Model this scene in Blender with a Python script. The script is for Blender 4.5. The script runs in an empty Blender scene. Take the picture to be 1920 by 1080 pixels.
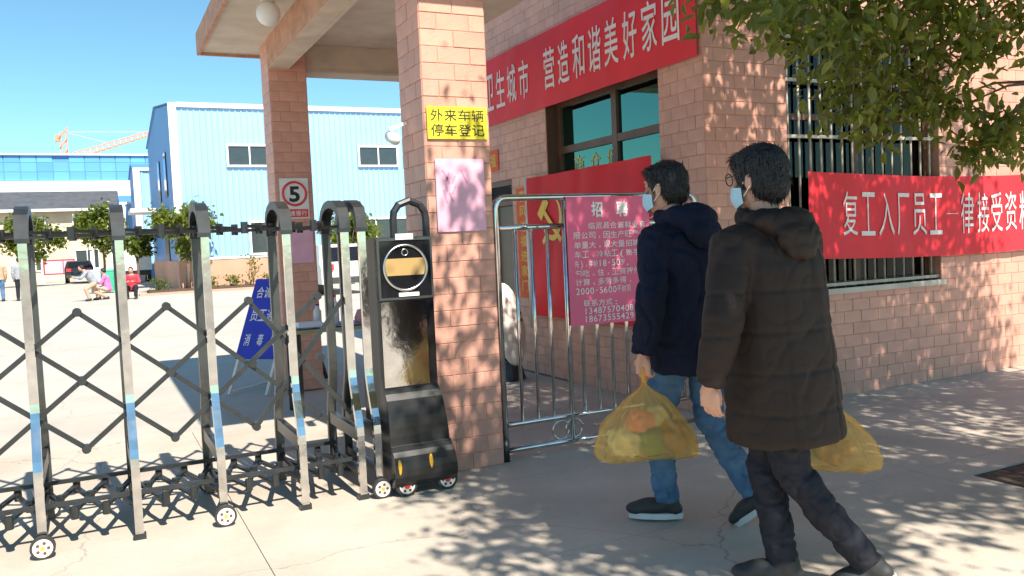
import bpy, bmesh, math, random
from mathutils import Vector, Matrix, noise
random.seed(7)
S = bpy.context.scene
COL = S.collection
R = math.radians

# ------------------------------------------------------------------ camera, sky, sun, exposure
CAM_H, FPX = 1.40, 1588.0
_yaw, _pit, _rol = R(26.18), R(3.07), R(-2.58)
_w = Vector((math.sin(_yaw)*math.cos(_pit), math.cos(_yaw)*math.cos(_pit), -math.sin(_pit)))
_r0 = Vector((math.cos(_yaw), -math.sin(_yaw), 0)); _u0 = _r0.cross(_w)
_r = _r0*math.cos(_rol) + _u0*math.sin(_rol); _u = -_r0*math.sin(_rol) + _u0*math.cos(_rol)
CP = Vector((0, 0, CAM_H))
cd = bpy.data.cameras.new('camera'); cam = bpy.data.objects.new('camera', cd); COL.objects.link(cam)
cd.sensor_width = 36; cd.lens = 36*FPX/1920; cd.clip_end = 3000; cd.clip_start = .05
m = Matrix((_r, _u, -_w)).transposed().to_4x4(); m.translation = CP
cam.matrix_world = m
S.camera = cam
def pray(x, y): return _w + _r*((x-960)/FPX) - _u*((y-540)/FPX)
def atY(x, y, Y): d = pray(x, y); return CP + d*(Y/d.y)
def proj(p):
    v = Vector(p)-CP; k = v.dot(_w)
    return (960+FPX*v.dot(_r)/k, 540-FPX*v.dot(_u)/k, k)

SUN_EL, SUN_AZ = R(48.5), R(173.5)
world = bpy.data.worlds.new('World'); S.world = world; world.use_nodes = True
nt = world.node_tree
sky = nt.nodes.new('ShaderNodeTexSky'); sky.sky_type = 'NISHITA'; sky.sun_disc = False
sky.sun_elevation = SUN_EL; sky.sun_rotation = SUN_AZ; sky.air_density = 1.0; sky.dust_density = .2; sky.ozone_density = 2.0
bg = nt.nodes['Background']; bg.inputs[1].default_value = .09
tint = nt.nodes.new('ShaderNodeMix'); tint.data_type = 'RGBA'; tint.blend_type = 'MULTIPLY'; tint.inputs[0].default_value = 1
tint.inputs[7].default_value = (.70, 1.0, 1.0, 1)
nt.links.new(sky.outputs[0], tint.inputs[6]); nt.links.new(tint.outputs[2], bg.inputs[0])
sd = bpy.data.lights.new('sun', 'SUN'); sd.energy = 4.6; sd.angle = R(.53); sd.color = (1, .93, .83)
so = bpy.data.objects.new('sun', sd); COL.objects.link(so)
sv = Vector((math.sin(SUN_AZ)*math.cos(SUN_EL), math.cos(SUN_AZ)*math.cos(SUN_EL), math.sin(SUN_EL)))
so.rotation_euler = (-sv).to_track_quat('-Z', 'Y').to_euler()
so.location = sv*30
S.view_settings.view_transform = 'Standard'; S.view_settings.look = 'None'
S.view_settings.gamma = 1; S.view_settings.use_curve_mapping = False
S.view_settings.exposure = .92

# ------------------------------------------------------------------ materials
def mat(name, col, rough=.6, metal=0, var=.12, scale=6, bump=0, bscale=40, spec=.5, island=0, col2=None, coat=0):
    m = bpy.data.materials.new(name); m.use_nodes = True; t = m.node_tree; b = t.nodes['Principled BSDF']
    b.inputs['Roughness'].default_value = rough; b.inputs['Metallic'].default_value = metal
    b.inputs['Specular IOR Level'].default_value = spec
    if coat: b.inputs['Coat Weight'].default_value = coat
    tc = t.nodes.new('ShaderNodeTexCoord')
    n = t.nodes.new('ShaderNodeTexNoise'); n.inputs['Scale'].default_value = scale; n.inputs['Detail'].default_value = 6
    t.links.new(tc.outputs['Object'], n.inputs['Vector'])
    mx = t.nodes.new('ShaderNodeMix'); mx.data_type = 'RGBA'
    c = Vector(col); d = Vector(col2) if col2 else c
    mx.inputs[6].default_value = (*(c*(1-var)), 1); mx.inputs[7].default_value = (*(d*(1+var)), 1)
    mr = t.nodes.new('ShaderNodeMapRange'); mr.inputs[1].default_value = .3; mr.inputs[2].default_value = .7
    t.links.new(n.outputs[0], mr.inputs[0]); t.links.new(mr.outputs[0], mx.inputs[0])
    out = mx.outputs[2]
    if island:
        g = t.nodes.new('ShaderNodeNewGeometry'); oi = t.nodes.new('ShaderNodeObjectInfo')
        ad = t.nodes.new('ShaderNodeMath'); ad.operation = 'ADD'
        fr = t.nodes.new('ShaderNodeMath'); fr.operation = 'FRACT'
        t.links.new(g.outputs['Random Per Island'], ad.inputs[0]); t.links.new(oi.outputs['Random'], ad.inputs[1])
        t.links.new(ad.outputs[0], fr.inputs[0])
        r2 = t.nodes.new('ShaderNodeMapRange'); r2.inputs[3].default_value = 1-island; r2.inputs[4].default_value = 1+island
        t.links.new(fr.outputs[0], r2.inputs[0])
        h = t.nodes.new('ShaderNodeHueSaturation'); t.links.new(r2.outputs[0], h.inputs['Value']); t.links.new(out, h.inputs['Color'])
        out = h.outputs[0]
    t.links.new(out, b.inputs['Base Color'])
    if bump:
        n2 = t.nodes.new('ShaderNodeTexNoise'); n2.inputs['Scale'].default_value = bscale; n2.inputs['Detail'].default_value = 4
        t.links.new(tc.outputs['Object'], n2.inputs['Vector'])
        bp = t.nodes.new('ShaderNodeBump'); bp.inputs['Strength'].default_value = bump; bp.inputs['Distance'].default_value = .02
        t.links.new(n2.outputs[0], bp.inputs['Height']); t.links.new(bp.outputs[0], b.inputs['Normal'])
    return m

M = {}
M['tile'] = mat('tile', (.65, .33, .24), .5, var=.09, scale=5, bump=.14, bscale=60, island=.07)
M['mortar'] = mat('mortar', (.58, .30, .21), .9, var=.15, scale=12, bump=.2)
M['slab'] = mat('concrete_slab', (.51, .435, .345), .85, var=.1, scale=1.3, bump=.15, bscale=90, col2=(.54, .465, .38))
M['joint'] = mat('joint', (.24, .215, .18), .95)
M['yard'] = mat('yard_concrete', (.52, .47, .40), .85, var=.07, scale=.35, bump=.1, bscale=50)
M['earth'] = mat('earth', (.35, .30, .24), .95, var=.2, scale=.05)
M['soil'] = mat('soil', (.10, .065, .045), .95, var=.4, scale=20, bump=.8, bscale=40)
M['plaster'] = mat('plaster', (.60, .54, .45), .85, var=.12, scale=3, bump=.15, bscale=30)
M['plaster_old'] = mat('plaster_stained', (.60, .51, .41), .9, var=.15, scale=4, bump=.2, bscale=30)
M['paint_brick'] = mat('painted_brick_red', (.50, .27, .18), .8, var=.2, scale=10, bump=.3, bscale=35)
M['steel'] = mat('stainless', (.62, .61, .59), .09, 1, var=.14, scale=14, bump=.06, bscale=9)
M['steel_satin'] = mat('satin_stainless', (.62, .60, .57), .3, 1, var=.08, scale=8)
M['bar_grey'] = mat('grey_painted_steel', (.42, .38, .31), .5, .1, var=.2, scale=12)
M['dark_metal'] = mat('dark_metal', (.045, .048, .048), .4, .5, var=.2, scale=14)
M['grey_metal'] = mat('grey_metal', (.095, .098, .092), .36, .6, var=.15, scale=14)
M['black'] = mat('black_paint', (.022, .022, .022), .26, 0, var=.3, scale=9)
M['black_gloss'] = mat('black_gloss', (.012, .012, .014), .08, 0)
M['rubber'] = mat('rubber', (.03, .03, .03), .8)
M['white'] = mat('white_paint', (.78, .77, .74), .5, var=.05)
M['cream'] = mat('cream_plastic', (.74, .70, .62), .4, var=.05)
M['red'] = mat('red_cloth', (.70, .015, .025), .7, var=.12, scale=3)
M['redb'] = mat('red_banner', (.76, .022, .035), .6, var=.1, scale=2)
M['pink'] = mat('pink_poster', (.76, .125, .225), .55, var=.08, scale=3)
M['palepink'] = mat('pale_pink_paper', (.78, .42, .52), .7, var=.12, scale=7)
M['faded'] = mat('faded_ink', (.66, .28, .45), .8)
M['yellow'] = mat('yellow_sign', (.86, .70, .03), .45, var=.05)
M['ink'] = mat('black_print', (.02, .02, .02), .6)
M['letter'] = mat('white_lettering', (.80, .74, .72), .6, var=.05)
M['gold'] = mat('gold_print', (.80, .52, .05), .5)
M['dullgold'] = mat('dull_gold', (.42, .27, .10), .4)
M['orange'] = mat('orange_paper', (.80, .12, .03), .7, var=.15, scale=12)
M['blueboard'] = mat('blue_board', (.035, .045, .42), .5, var=.1, scale=4)
M['signred'] = mat('sign_red', (.75, .04, .05), .4)
M['brown'] = mat('brown_frame', (.13, .065, .04), .45, var=.2)
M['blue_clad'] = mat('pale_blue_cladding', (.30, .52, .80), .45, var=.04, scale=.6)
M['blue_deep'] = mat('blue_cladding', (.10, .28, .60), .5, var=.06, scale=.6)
M['bluepanel'] = mat('blue_panel', (.12, .36, .72), .35, var=.06, scale=.5, island=.12)
M['salmon'] = mat('salmon_render', (.62, .33, .22), .8, var=.08, scale=1.5)
M['paving'] = mat('pink_paving', (.50, .30, .22), .85, var=.12, scale=3)
M['cream_wall'] = mat('cream_render', (.66, .54, .38), .85, var=.1, scale=.7)
M['darkroof'] = mat('dark_roof', (.085, .09, .10), .7, var=.2, scale=2)
M['craneor'] = mat('crane_orange', (.82, .30, .18), .5)
M['bark'] = mat('bark', (.16, .11, .08), .9, var=.35, scale=14, bump=.6, bscale=30)
M['skin'] = mat('skin', (.55, .29, .20), .5, var=.08, scale=14)
M['hair'] = mat('black_hair', (.010, .009, .009), .32, var=.4, scale=60, bump=.5, bscale=160)
M['navy'] = mat('navy_fabric', (.006, .009, .024), .85, var=.2, scale=9, bump=.1, bscale=120, spec=.25)
M['brownc'] = mat('dark_brown_nylon', (.025, .0158, .0122), .66, var=.12, scale=7, bump=.08, bscale=90, spec=.25)
M['jeans'] = mat('blue_denim', (.065, .14, .26), .85, var=.2, scale=7, bump=.2, bscale=110, col2=(.10, .20, .34), spec=.2)
M['trouser'] = mat('dark_trousers', (.020, .020, .027), .8, var=.2, scale=10, bump=.1, bscale=90, spec=.25)
M['mask'] = mat('mask_blue', (.42, .66, .78), .8, var=.05)
M['shoe'] = mat('dark_shoe', (.03, .03, .03), .6, var=.2)
M['sole'] = mat('white_sole', (.62, .61, .58), .6)
M['greycloth'] = mat('grey_cloth', (.30, .31, .34), .8)
M['tan'] = mat('tan_cloth', (.50, .33, .22), .8)
M['pinkcloth'] = mat('pink_cloth', (.70, .18, .42), .8)
M['redcloth'] = mat('red_cloth_jacket', (.55, .04, .07), .8)
M['tablegreen'] = mat('table_edge', (.30, .31, .13), .6)
M['lilac'] = mat('lilac_cloth', (.36, .34, .62), .7, var=.3, scale=14)
M['amber'] = mat('amber_reflector', (.90, .48, .03), .3)
M['green'] = mat('green_plastic', (.05, .42, .25), .5)
M['packpink'] = mat('pink_packet', (.80, .32, .28), .5, var=.1)
M['packgreen'] = mat('leafy_green', (.16, .24, .05), .7, var=.4, scale=30)
M['packbrown'] = mat('brown_food', (.36, .20, .06), .6, var=.5, scale=30)
M['packwhite'] = mat('white_packet', (.72, .68, .56), .5, var=.2, scale=20)

def glassmat(name, tint, rough=.03, alpha=.5, gcol=(.85, .95, .92, 1)):
    m = bpy.data.materials.new(name); m.use_nodes = True; t = m.node_tree
    t.nodes.remove(t.nodes['Principled BSDF']); o = t.nodes['Material Output']
    g = t.nodes.new('ShaderNodeBsdfGlossy'); g.inputs['Roughness'].default_value = rough; g.inputs['Color'].default_value = gcol
    tr = t.nodes.new('ShaderNodeBsdfTransparent'); tr.inputs['Color'].default_value = (*tint, 1)
    f = t.nodes.new('ShaderNodeFresnel'); f.inputs['IOR'].default_value = 1.6
    ad = t.nodes.new('ShaderNodeMath'); ad.operation = 'ADD'; ad.inputs[1].default_value = alpha
    t.links.new(f.outputs[0], ad.inputs[0])
    mx = t.nodes.new('ShaderNodeMixShader'); t.links.new(ad.outputs[0], mx.inputs[0])
    t.links.new(tr.outputs[0], mx.inputs[1]); t.links.new(g.outputs[0], mx.inputs[2]); t.links.new(mx.outputs[0], o.inputs[0])
    return m
M['glass_green'] = glassmat('green_tinted_glass', (.22, .50, .42), .02, .16, (.42, .95, .78, 1))
M['glass'] = glassmat('window_glass', (.20, .23, .22), .03, .0, (.5, .56, .55, 1))
def leafmat():
    m = bpy.data.materials.new('leaf'); m.use_nodes = True; t = m.node_tree
    b = t.nodes['Principled BSDF']; o = t.nodes['Material Output']
    g = t.nodes.new('ShaderNodeNewGeometry'); oi = t.nodes.new('ShaderNodeObjectInfo')
    ad = t.nodes.new('ShaderNodeMath'); ad.operation = 'ADD'; fr = t.nodes.new('ShaderNodeMath'); fr.operation = 'FRACT'
    t.links.new(g.outputs['Random Per Island'], ad.inputs[0]); t.links.new(oi.outputs['Random'], ad.inputs[1]); t.links.new(ad.outputs[0], fr.inputs[0])
    cr = t.nodes.new('ShaderNodeValToRGB'); e = cr.color_ramp.elements
    e[0].color = (.045, .075, .012, 1); e[1].color = (.24, .26, .035, 1); x = e.new(.55); x.color = (.085, .125, .020, 1)
    t.links.new(fr.outputs[0], cr.inputs[0]); t.links.new(cr.outputs[0], b.inputs['Base Color'])
    b.inputs['Roughness'].default_value = .38
    tl = t.nodes.new('ShaderNodeBsdfTranslucent'); tl.inputs['Color'].default_value = (.34, .38, .04, 1)
    mx = t.nodes.new('ShaderNodeMixShader'); mx.inputs[0].default_value = .36
    t.links.new(b.outputs[0], mx.inputs[1]); t.links.new(tl.outputs[0], mx.inputs[2]); t.links.new(mx.outputs[0], o.inputs[0])
    return m
M['leaf'] = leafmat()
def bagmat():
    m = bpy.data.materials.new('yellow_plastic_film'); m.use_nodes = True; t = m.node_tree
    b = t.nodes['Principled BSDF']; o = t.nodes['Material Output']
    b.inputs['Base Color'].default_value = (.92, .73, .38, 1); b.inputs['Roughness'].default_value = .14
    tr = t.nodes.new('ShaderNodeBsdfTransparent'); tr.inputs['Color'].default_value = (1, .87, .52, 1)
    tl = t.nodes.new('ShaderNodeBsdfTranslucent'); tl.inputs['Color'].default_value = (.98, .74, .33, 1)
    n = t.nodes.new('ShaderNodeTexNoise'); n.inputs['Scale'].default_value = 26; tc = t.nodes.new('ShaderNodeTexCoord')
    t.links.new(tc.outputs['Object'], n.inputs['Vector'])
    bp = t.nodes.new('ShaderNodeBump'); bp.inputs['Strength'].default_value = .9; bp.inputs['Distance'].default_value = .015
    n.inputs['Detail'].default_value = 5; t.links.new(n.outputs[0], bp.inputs['Height']); t.links.new(bp.outputs[0], b.inputs['Normal'])
    m1 = t.nodes.new('ShaderNodeMixShader'); m1.inputs[0].default_value = .5
    t.links.new(b.outputs[0], m1.inputs[1]); t.links.new(tl.outputs[0], m1.inputs[2])
    m2 = t.nodes.new('ShaderNodeMixShader'); m2.inputs[0].default_value = .66
    t.links.new(m1.outputs[0], m2.inputs[1]); t.links.new(tr.outputs[0], m2.inputs[2]); t.links.new(m2.outputs[0], o.inputs[0])
    return m
M['bag'] = bagmat()

def crack(m, sc=.45, amt=.55, width=.004):
    t = m.node_tree; b = t.nodes['Principled BSDF']; src = b.inputs['Base Color'].links[0].from_socket
    tc = t.nodes.new('ShaderNodeTexCoord'); geo = t.nodes.new('ShaderNodeNewGeometry')
    nz = t.nodes.new('ShaderNodeTexNoise'); nz.inputs['Scale'].default_value = 1.6; nz.inputs['Detail'].default_value = 5
    t.links.new(geo.outputs['Position'], nz.inputs['Vector'])
    mxv = t.nodes.new('ShaderNodeMix'); mxv.data_type = 'RGBA'; mxv.blend_type = 'LINEAR_LIGHT'; mxv.inputs[0].default_value = .35
    t.links.new(geo.outputs['Position'], mxv.inputs[6]); t.links.new(nz.outputs['Color'], mxv.inputs[7])
    vo = t.nodes.new('ShaderNodeTexVoronoi'); vo.feature = 'DISTANCE_TO_EDGE'; vo.inputs['Scale'].default_value = sc
    t.links.new(mxv.outputs[2], vo.inputs['Vector'])
    mr = t.nodes.new('ShaderNodeMapRange'); mr.inputs[1].default_value = 0; mr.inputs[2].default_value = width; mr.inputs[3].default_value = amt; mr.inputs[4].default_value = 0
    t.links.new(vo.outputs['Distance'], mr.inputs[0])
    n2 = t.nodes.new('ShaderNodeTexNoise'); n2.inputs['Scale'].default_value = .8; n2.inputs['Detail'].default_value = 9; n2.inputs['Roughness'].default_value = .7
    t.links.new(geo.outputs['Position'], n2.inputs['Vector'])
    m2 = t.nodes.new('ShaderNodeMapRange'); m2.inputs[1].default_value = .42; m2.inputs[2].default_value = .68; m2.inputs[3].default_value = 0; m2.inputs[4].default_value = .22
    t.links.new(n2.outputs[0], m2.inputs[0])
    mx = t.nodes.new('ShaderNodeMath'); mx.operation = 'MAXIMUM'; t.links.new(mr.outputs[0], mx.inputs[0]); t.links.new(m2.outputs[0], mx.inputs[1])
    mc = t.nodes.new('ShaderNodeMix'); mc.data_type = 'RGBA'; mc.inputs[7].default_value = (.17, .145, .12, 1)
    t.links.new(mx.outputs[0], mc.inputs[0]); t.links.new(src, mc.inputs[6]); t.links.new(mc.outputs[2], b.inputs['Base Color'])
def grime(m, sc=1.1, amt=.35, col=(.22, .14, .11, 1)):
    t = m.node_tree; b = t.nodes['Principled BSDF']; src = b.inputs['Base Color'].links[0].from_socket
    geo = t.nodes.new('ShaderNodeNewGeometry'); mp = t.nodes.new('ShaderNodeMapping'); mp.inputs['Scale'].default_value = (1, 1, .45)
    n = t.nodes.new('ShaderNodeTexNoise'); n.inputs['Scale'].default_value = sc; n.inputs['Detail'].default_value = 9; n.inputs['Roughness'].default_value = .72
    t.links.new(geo.outputs['Position'], mp.inputs['Vector']); t.links.new(mp.outputs[0], n.inputs['Vector'])
    r = t.nodes.new('ShaderNodeMapRange'); r.inputs[1].default_value = .50; r.inputs[2].default_value = .78; r.inputs[3].default_value = 0; r.inputs[4].default_value = amt
    t.links.new(n.outputs[0], r.inputs[0])
    mc = t.nodes.new('ShaderNodeMix'); mc.data_type = 'RGBA'; mc.inputs[7].default_value = col
    t.links.new(r.outputs[0], mc.inputs[0]); t.links.new(src, mc.inputs[6]); t.links.new(mc.outputs[2], b.inputs['Base Color'])
grime(M['tile'], 1.3, .5); grime(M['plaster'], 2.0, .4, (.3, .25, .2, 1)); grime(M['plaster_old'], 2.0, .4, (.28, .22, .18, 1))
grime(M['slab'], 28, .3, (.25, .22, .19, 1)); grime(M['blue_clad'], .7, .25, (.35, .42, .50, 1)); grime(M['cream_wall'], .6, .4, (.35, .28, .2, 1)); grime(M['salmon'], .9, .4, (.35, .22, .16, 1))
crack(M['slab']); crack(M['yard'], .2, .4, .003)

# ------------------------------------------------------------------ mesh helpers
class MB:
    def __init__(s): s.v = []; s.f = []
    def box(s, a, b):
        (x0, y0, z0), (x1, y1, z1) = a, b; n = len(s.v)
        s.v += [(x0,y0,z0),(x1,y0,z0),(x1,y1,z0),(x0,y1,z0),(x0,y0,z1),(x1,y0,z1),(x1,y1,z1),(x0,y1,z1)]
        s.f += [tuple(n+i for i in q) for q in ((0,3,2,1),(4,5,6,7),(0,1,5,4),(1,2,6,5),(2,3,7,6),(3,0,4,7))]
        return s
    def quad(s, a, b, c, d):
        n = len(s.v); s.v += [tuple(a), tuple(b), tuple(c), tuple(d)]; s.f.append((n, n+1, n+2, n+3)); return s
    def bar(s, p, q, w, h, up=(0,0,1)):
        p = Vector(p); q = Vector(q); d = (q-p).normalized(); up = Vector(up)
        if abs(d.dot(up)) > .98: up = Vector((0,1,0))
        x = d.cross(up).normalized()*w/2; y = x.cross(d).normalized()*h/2; n = len(s.v)
        for c in (p, q):
            for a, b in ((-1,-1),(1,-1),(1,1),(-1,1)): s.v.append(tuple(c+x*a+y*b))
        s.f += [tuple(n+i for i in t) for t in ((0,1,2,3),(7,6,5,4),(0,4,5,1),(1,5,6,2),(2,6,7,3),(3,7,4,0))]
        return s
    def tube(s, pts, rad, n=10, cap=True):
        pts = [Vector(p) for p in pts]
        if not isinstance(rad, (list, tuple)): rad = [rad]*len(pts)
        base = len(s.v); prev = None
        for i, p in enumerate(pts):
            d = (pts[min(i+1, len(pts)-1)]-pts[max(i-1, 0)]).normalized()
            if prev is None:
                x = d.cross(Vector((0,0,1)))
                if x.length < .05: x = d.cross(Vector((0,1,0)))
                x.normalize()
            else:
                x = (prev-d*prev.dot(d)).normalized()
            prev = x; y = d.cross(x); r = rad[i]
            rx, ry = r if isinstance(r, (list, tuple)) else (r, r)
            for k in range(n):
                a = 2*math.pi*k/n; s.v.append(tuple(p+x*math.cos(a)*rx+y*math.sin(a)*ry))
        for i in range(len(pts)-1):
            for k in range(n):
                a = base+i*n+k; b = base+i*n+(k+1) % n; s.f.append((a, b, b+n, a+n))
        if cap:
            s.f.append(tuple(base+k for k in reversed(range(n)))); e = base+(len(pts)-1)*n; s.f.append(tuple(e+k for k in range(n)))
        return s
    def rings(s, rr, n=20, e=2.0):
        """rr: (cx,cy,cz,rx,ry,angle) horizontal superellipse rings, bottom to top"""
        base = len(s.v)
        for (cx, cy, cz, rx, ry, an) in rr:
            for k in range(n):
                a = 2*math.pi*k/n; c, q = math.cos(a), math.sin(a)
                x = rx*math.copysign(abs(c)**(2/e), c); y = ry*math.copysign(abs(q)**(2/e), q)
                s.v.append((cx+x*math.cos(an)-y*math.sin(an), cy+x*math.sin(an)+y*math.cos(an), cz))
        for i in range(len(rr)-1):
            for k in range(n):
                a = base+i*n+k; b = base+i*n+(k+1) % n; s.f.append((a, b, b+n, a+n))
        s.f.append(tuple(base+k for k in reversed(range(n)))); t = base+(len(rr)-1)*n; s.f.append(tuple(t+k for k in range(n)))
        return s
    def ball(s, c, r, n=12, mtx=None):
        rx, ry, rz = r if isinstance(r, (list, tuple)) else (r, r, r); base = len(s.v); c = Vector(c); k2 = n//2
        for i in range(1, k2):
            t = math.pi*i/k2
            for k in range(n):
                a = 2*math.pi*k/n; p = Vector((rx*math.sin(t)*math.cos(a), ry*math.sin(t)*math.sin(a), rz*math.cos(t)))
                if mtx: p = mtx @ p
                s.v.append(tuple(c+p))
        top = Vector((0,0,rz)); bot = -top
        if mtx: top = mtx @ top; bot = mtx @ bot
        s.v += [tuple(c+top), tuple(c+bot)]; T = len(s.v)-2
        for k in range(n):
            s.f.append((T, base+k, base+(k+1) % n))
            e = base+(k2-2)*n; s.f.append((T+1, e+(k+1) % n, e+k))
        for i in range(k2-2):
            for k in range(n):
                a = base+i*n+k; b = base+i*n+(k+1) % n; s.f.append((a, a+n, b+n, b))
        return s
    def disc(s, c, axis, r, th, n=20, r2=None):
        c = Vector(c); a = Vector(axis).normalized()
        return s.tube([c-a*th/2, c+a*th/2], [r, r2 or r], n)
    def ring(s, c, axis, r, w, n=24, m=6):
        c = Vector(c); a = Vector(axis).normalized(); x = a.orthogonal().normalized(); y = a.cross(x); b = len(s.v)
        for i in range(n):
            t = 2*math.pi*i/n; d = x*math.cos(t)+y*math.sin(t)
            for k in range(m):
                q = 2*math.pi*k/m; s.v.append(tuple(c+d*(r+w*math.cos(q))+a*w*math.sin(q)))
        for i in range(n):
            for k in range(m):
                s.f.append((b+i*m+k, b+((i+1) % n)*m+k, b+((i+1) % n)*m+(k+1) % m, b+i*m+(k+1) % m))
        return s
    def mesh(s, name, material, org=(0,0,0), smooth=False, recalc=True):
        me = bpy.data.meshes.new(name); o = Vector(org)
        me.from_pydata([tuple(Vector(v)-o) for v in s.v], [], s.f)
        if recalc:
            bm = bmesh.new(); bm.from_mesh(me); bmesh.ops.recalc_face_normals(bm, faces=bm.faces); bm.to_mesh(me); bm.free()
        if smooth:
            for p in me.polygons: p.use_smooth = True
        if material: me.materials.append(M[material])
        return me
    def build(s, name, material, parent=None, smooth=False, label=None, recalc=True):
        """world-space coordinates; parent roots are unrotated empties"""
        if parent is not None: org = root_of(parent).location
        else:
            xs = [v[0] for v in s.v]; ys = [v[1] for v in s.v]; zs = [v[2] for v in s.v]
            org = Vector(((min(xs)+max(xs))/2, (min(ys)+max(ys))/2, min(zs)))
        o = bpy.data.objects.new(name, s.mesh(name, material, org, smooth, recalc)); COL.objects.link(o)
        if parent is not None: o.parent = parent
        else: o.location = org
        if label: o['label'] = label
        return o
def root_of(o):
    while o.parent: o = o.parent
    return o
def tag(o, label=None, cat=None, group=None, kind=None):
    if label: o['label'] = label
    if cat: o['category'] = cat
    if group: o['group'] = group
    if kind: o['kind'] = kind
    return o
def thing(name, loc, label, cat, group=None):
    o = bpy.data.objects.new(name, None); o.empty_display_size = .1; COL.objects.link(o); o.location = loc
    return tag(o, label, cat, group)
def struct(o): o['kind'] = 'structure'; return o

AX_FRONT = Matrix(((1,0,0),(0,0,-1),(0,1,0)))        # faces -Y : text x -> +X, text y -> +Z
AX_LEFT = Matrix(((0,0,-1),(-1,0,0),(0,1,0)))        # faces -X : text x -> -Y, text y -> +Z
_tcache = {}
def glyph(ch, bold=.0):
    k = (ch, bold)
    if k not in _tcache:
        cu = bpy.data.curves.new('t', 'FONT'); cu.body = ch; cu.offset = bold; cu.resolution_u = 3
        o = bpy.data.objects.new('t', cu); COL.objects.link(o); bpy.context.view_layer.update()
        me = bpy.data.meshes.new_from_object(o.evaluated_get(bpy.context.evaluated_depsgraph_get()))
        vs = [v.co.copy() for v in me.vertices]; fs = [tuple(p.vertices) for p in me.polygons]
        bpy.data.objects.remove(o); bpy.data.curves.remove(cu); bpy.data.meshes.remove(me)
        _tcache[k] = (vs, fs)
    return _tcache[k]
def text(s, center, w, h, axes, material, parent, bold=.012, fit=False, warp=None, name='lettering', cell=None):
    """string laid in equal cells across width w; each char h tall"""
    mb = MB(); n = len(s); cw = w/n; last = None
    for i, ch in enumerate(s):
        if ch in ' ，、:,()' and mb.v:
            mb.build(name, material, parent, recalc=False); mb = MB()
        if ch == ' ': continue
        vs, fs = glyph(ch, bold)
        if not vs: continue
        x0 = min(v.x for v in vs); x1 = max(v.x for v in vs); y0 = min(v.y for v in vs); y1 = max(v.y for v in vs)
        small = ch in ',.:;-()、，'
        full = ord(ch) > 0x3000 and ch not in '，、一'
        sx = cw*.9/max(x1-x0, .3 if not full else .01); sy = h/max(y1-y0, .01)
        if not full:
            ref = .72 if ord(ch) < 256 else .95
            sy = h/ref; sx = min(sx, cw*.9/.5) if ord(ch) < 256 else cw*.92
        cx = (x0+x1)/2; cy = (y0+y1)/2 if full or ch in '一-' else (.36 if ord(ch) < 256 else .38)
        b = len(mb.v)
        for v in vs:
            p = axes @ Vector(((v.x-cx)*sx + (i+.5)*cw - w/2, (v.y-cy)*sy, 0)) + Vector(center)
            if warp: p = p+warp(p)
            mb.v.append(tuple(p))
        mb.f += [tuple(b+k for k in f) for f in fs]
        if ch in '，、:,()': mb.build(name, material, parent, recalc=False); mb = MB()
    return mb.build(name, material, parent, recalc=False) if mb.v else None

# ------------------------------------------------------------------ tiles
def tile_cells(width, height, L=.2, H=.1, holes=(), start=0):
    out = []
    for r in range(int(round(height/H))):
        v0, v1 = r*H, min((r+1)*H, height); vm = (v0+v1)/2
        x = -(L/2 if r % 2 else 0)+start
        while x < width:
            a, b = max(0, x), min(width, x+L); x += L
            segs = [(a, b)]
            for (h0, h1, z0, z1) in holes:
                if z0 < vm < z1:
                    ns = []
                    for (p, q) in segs:
                        if h1 <= p or h0 >= q: ns.append((p, q))
                        else:
                            if p < h0: ns.append((p, h0))
                            if q > h1: ns.append((h1, q))
                    segs = ns
            for (p, q) in segs:
                if q-p > .025: out.append((p, q, v0, v1))
    return out
_tile_mesh = {}
def tile_geom(w, h, d=.0045, g=.0045, c=.0025):
    a, b = w/2-g/2, h/2-g/2
    v = [(-a,-b,0),(a,-b,0),(a,b,0),(-a,b,0),(-a,-b,d-c),(a,-b,d-c),(a,b,d-c),(-a,b,d-c),(-a+c,-b+c,d),(a-c,-b+c,d),(a-c,b-c,d),(-a+c,b-c,d)]
    f = [(8,9,10,11)]
    for i in range(4):
        j = (i+1) % 4; f += [(i, j, 4+j, 4+i), (4+i, 4+j, 8+j, 8+i)]
    return v, f
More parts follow.
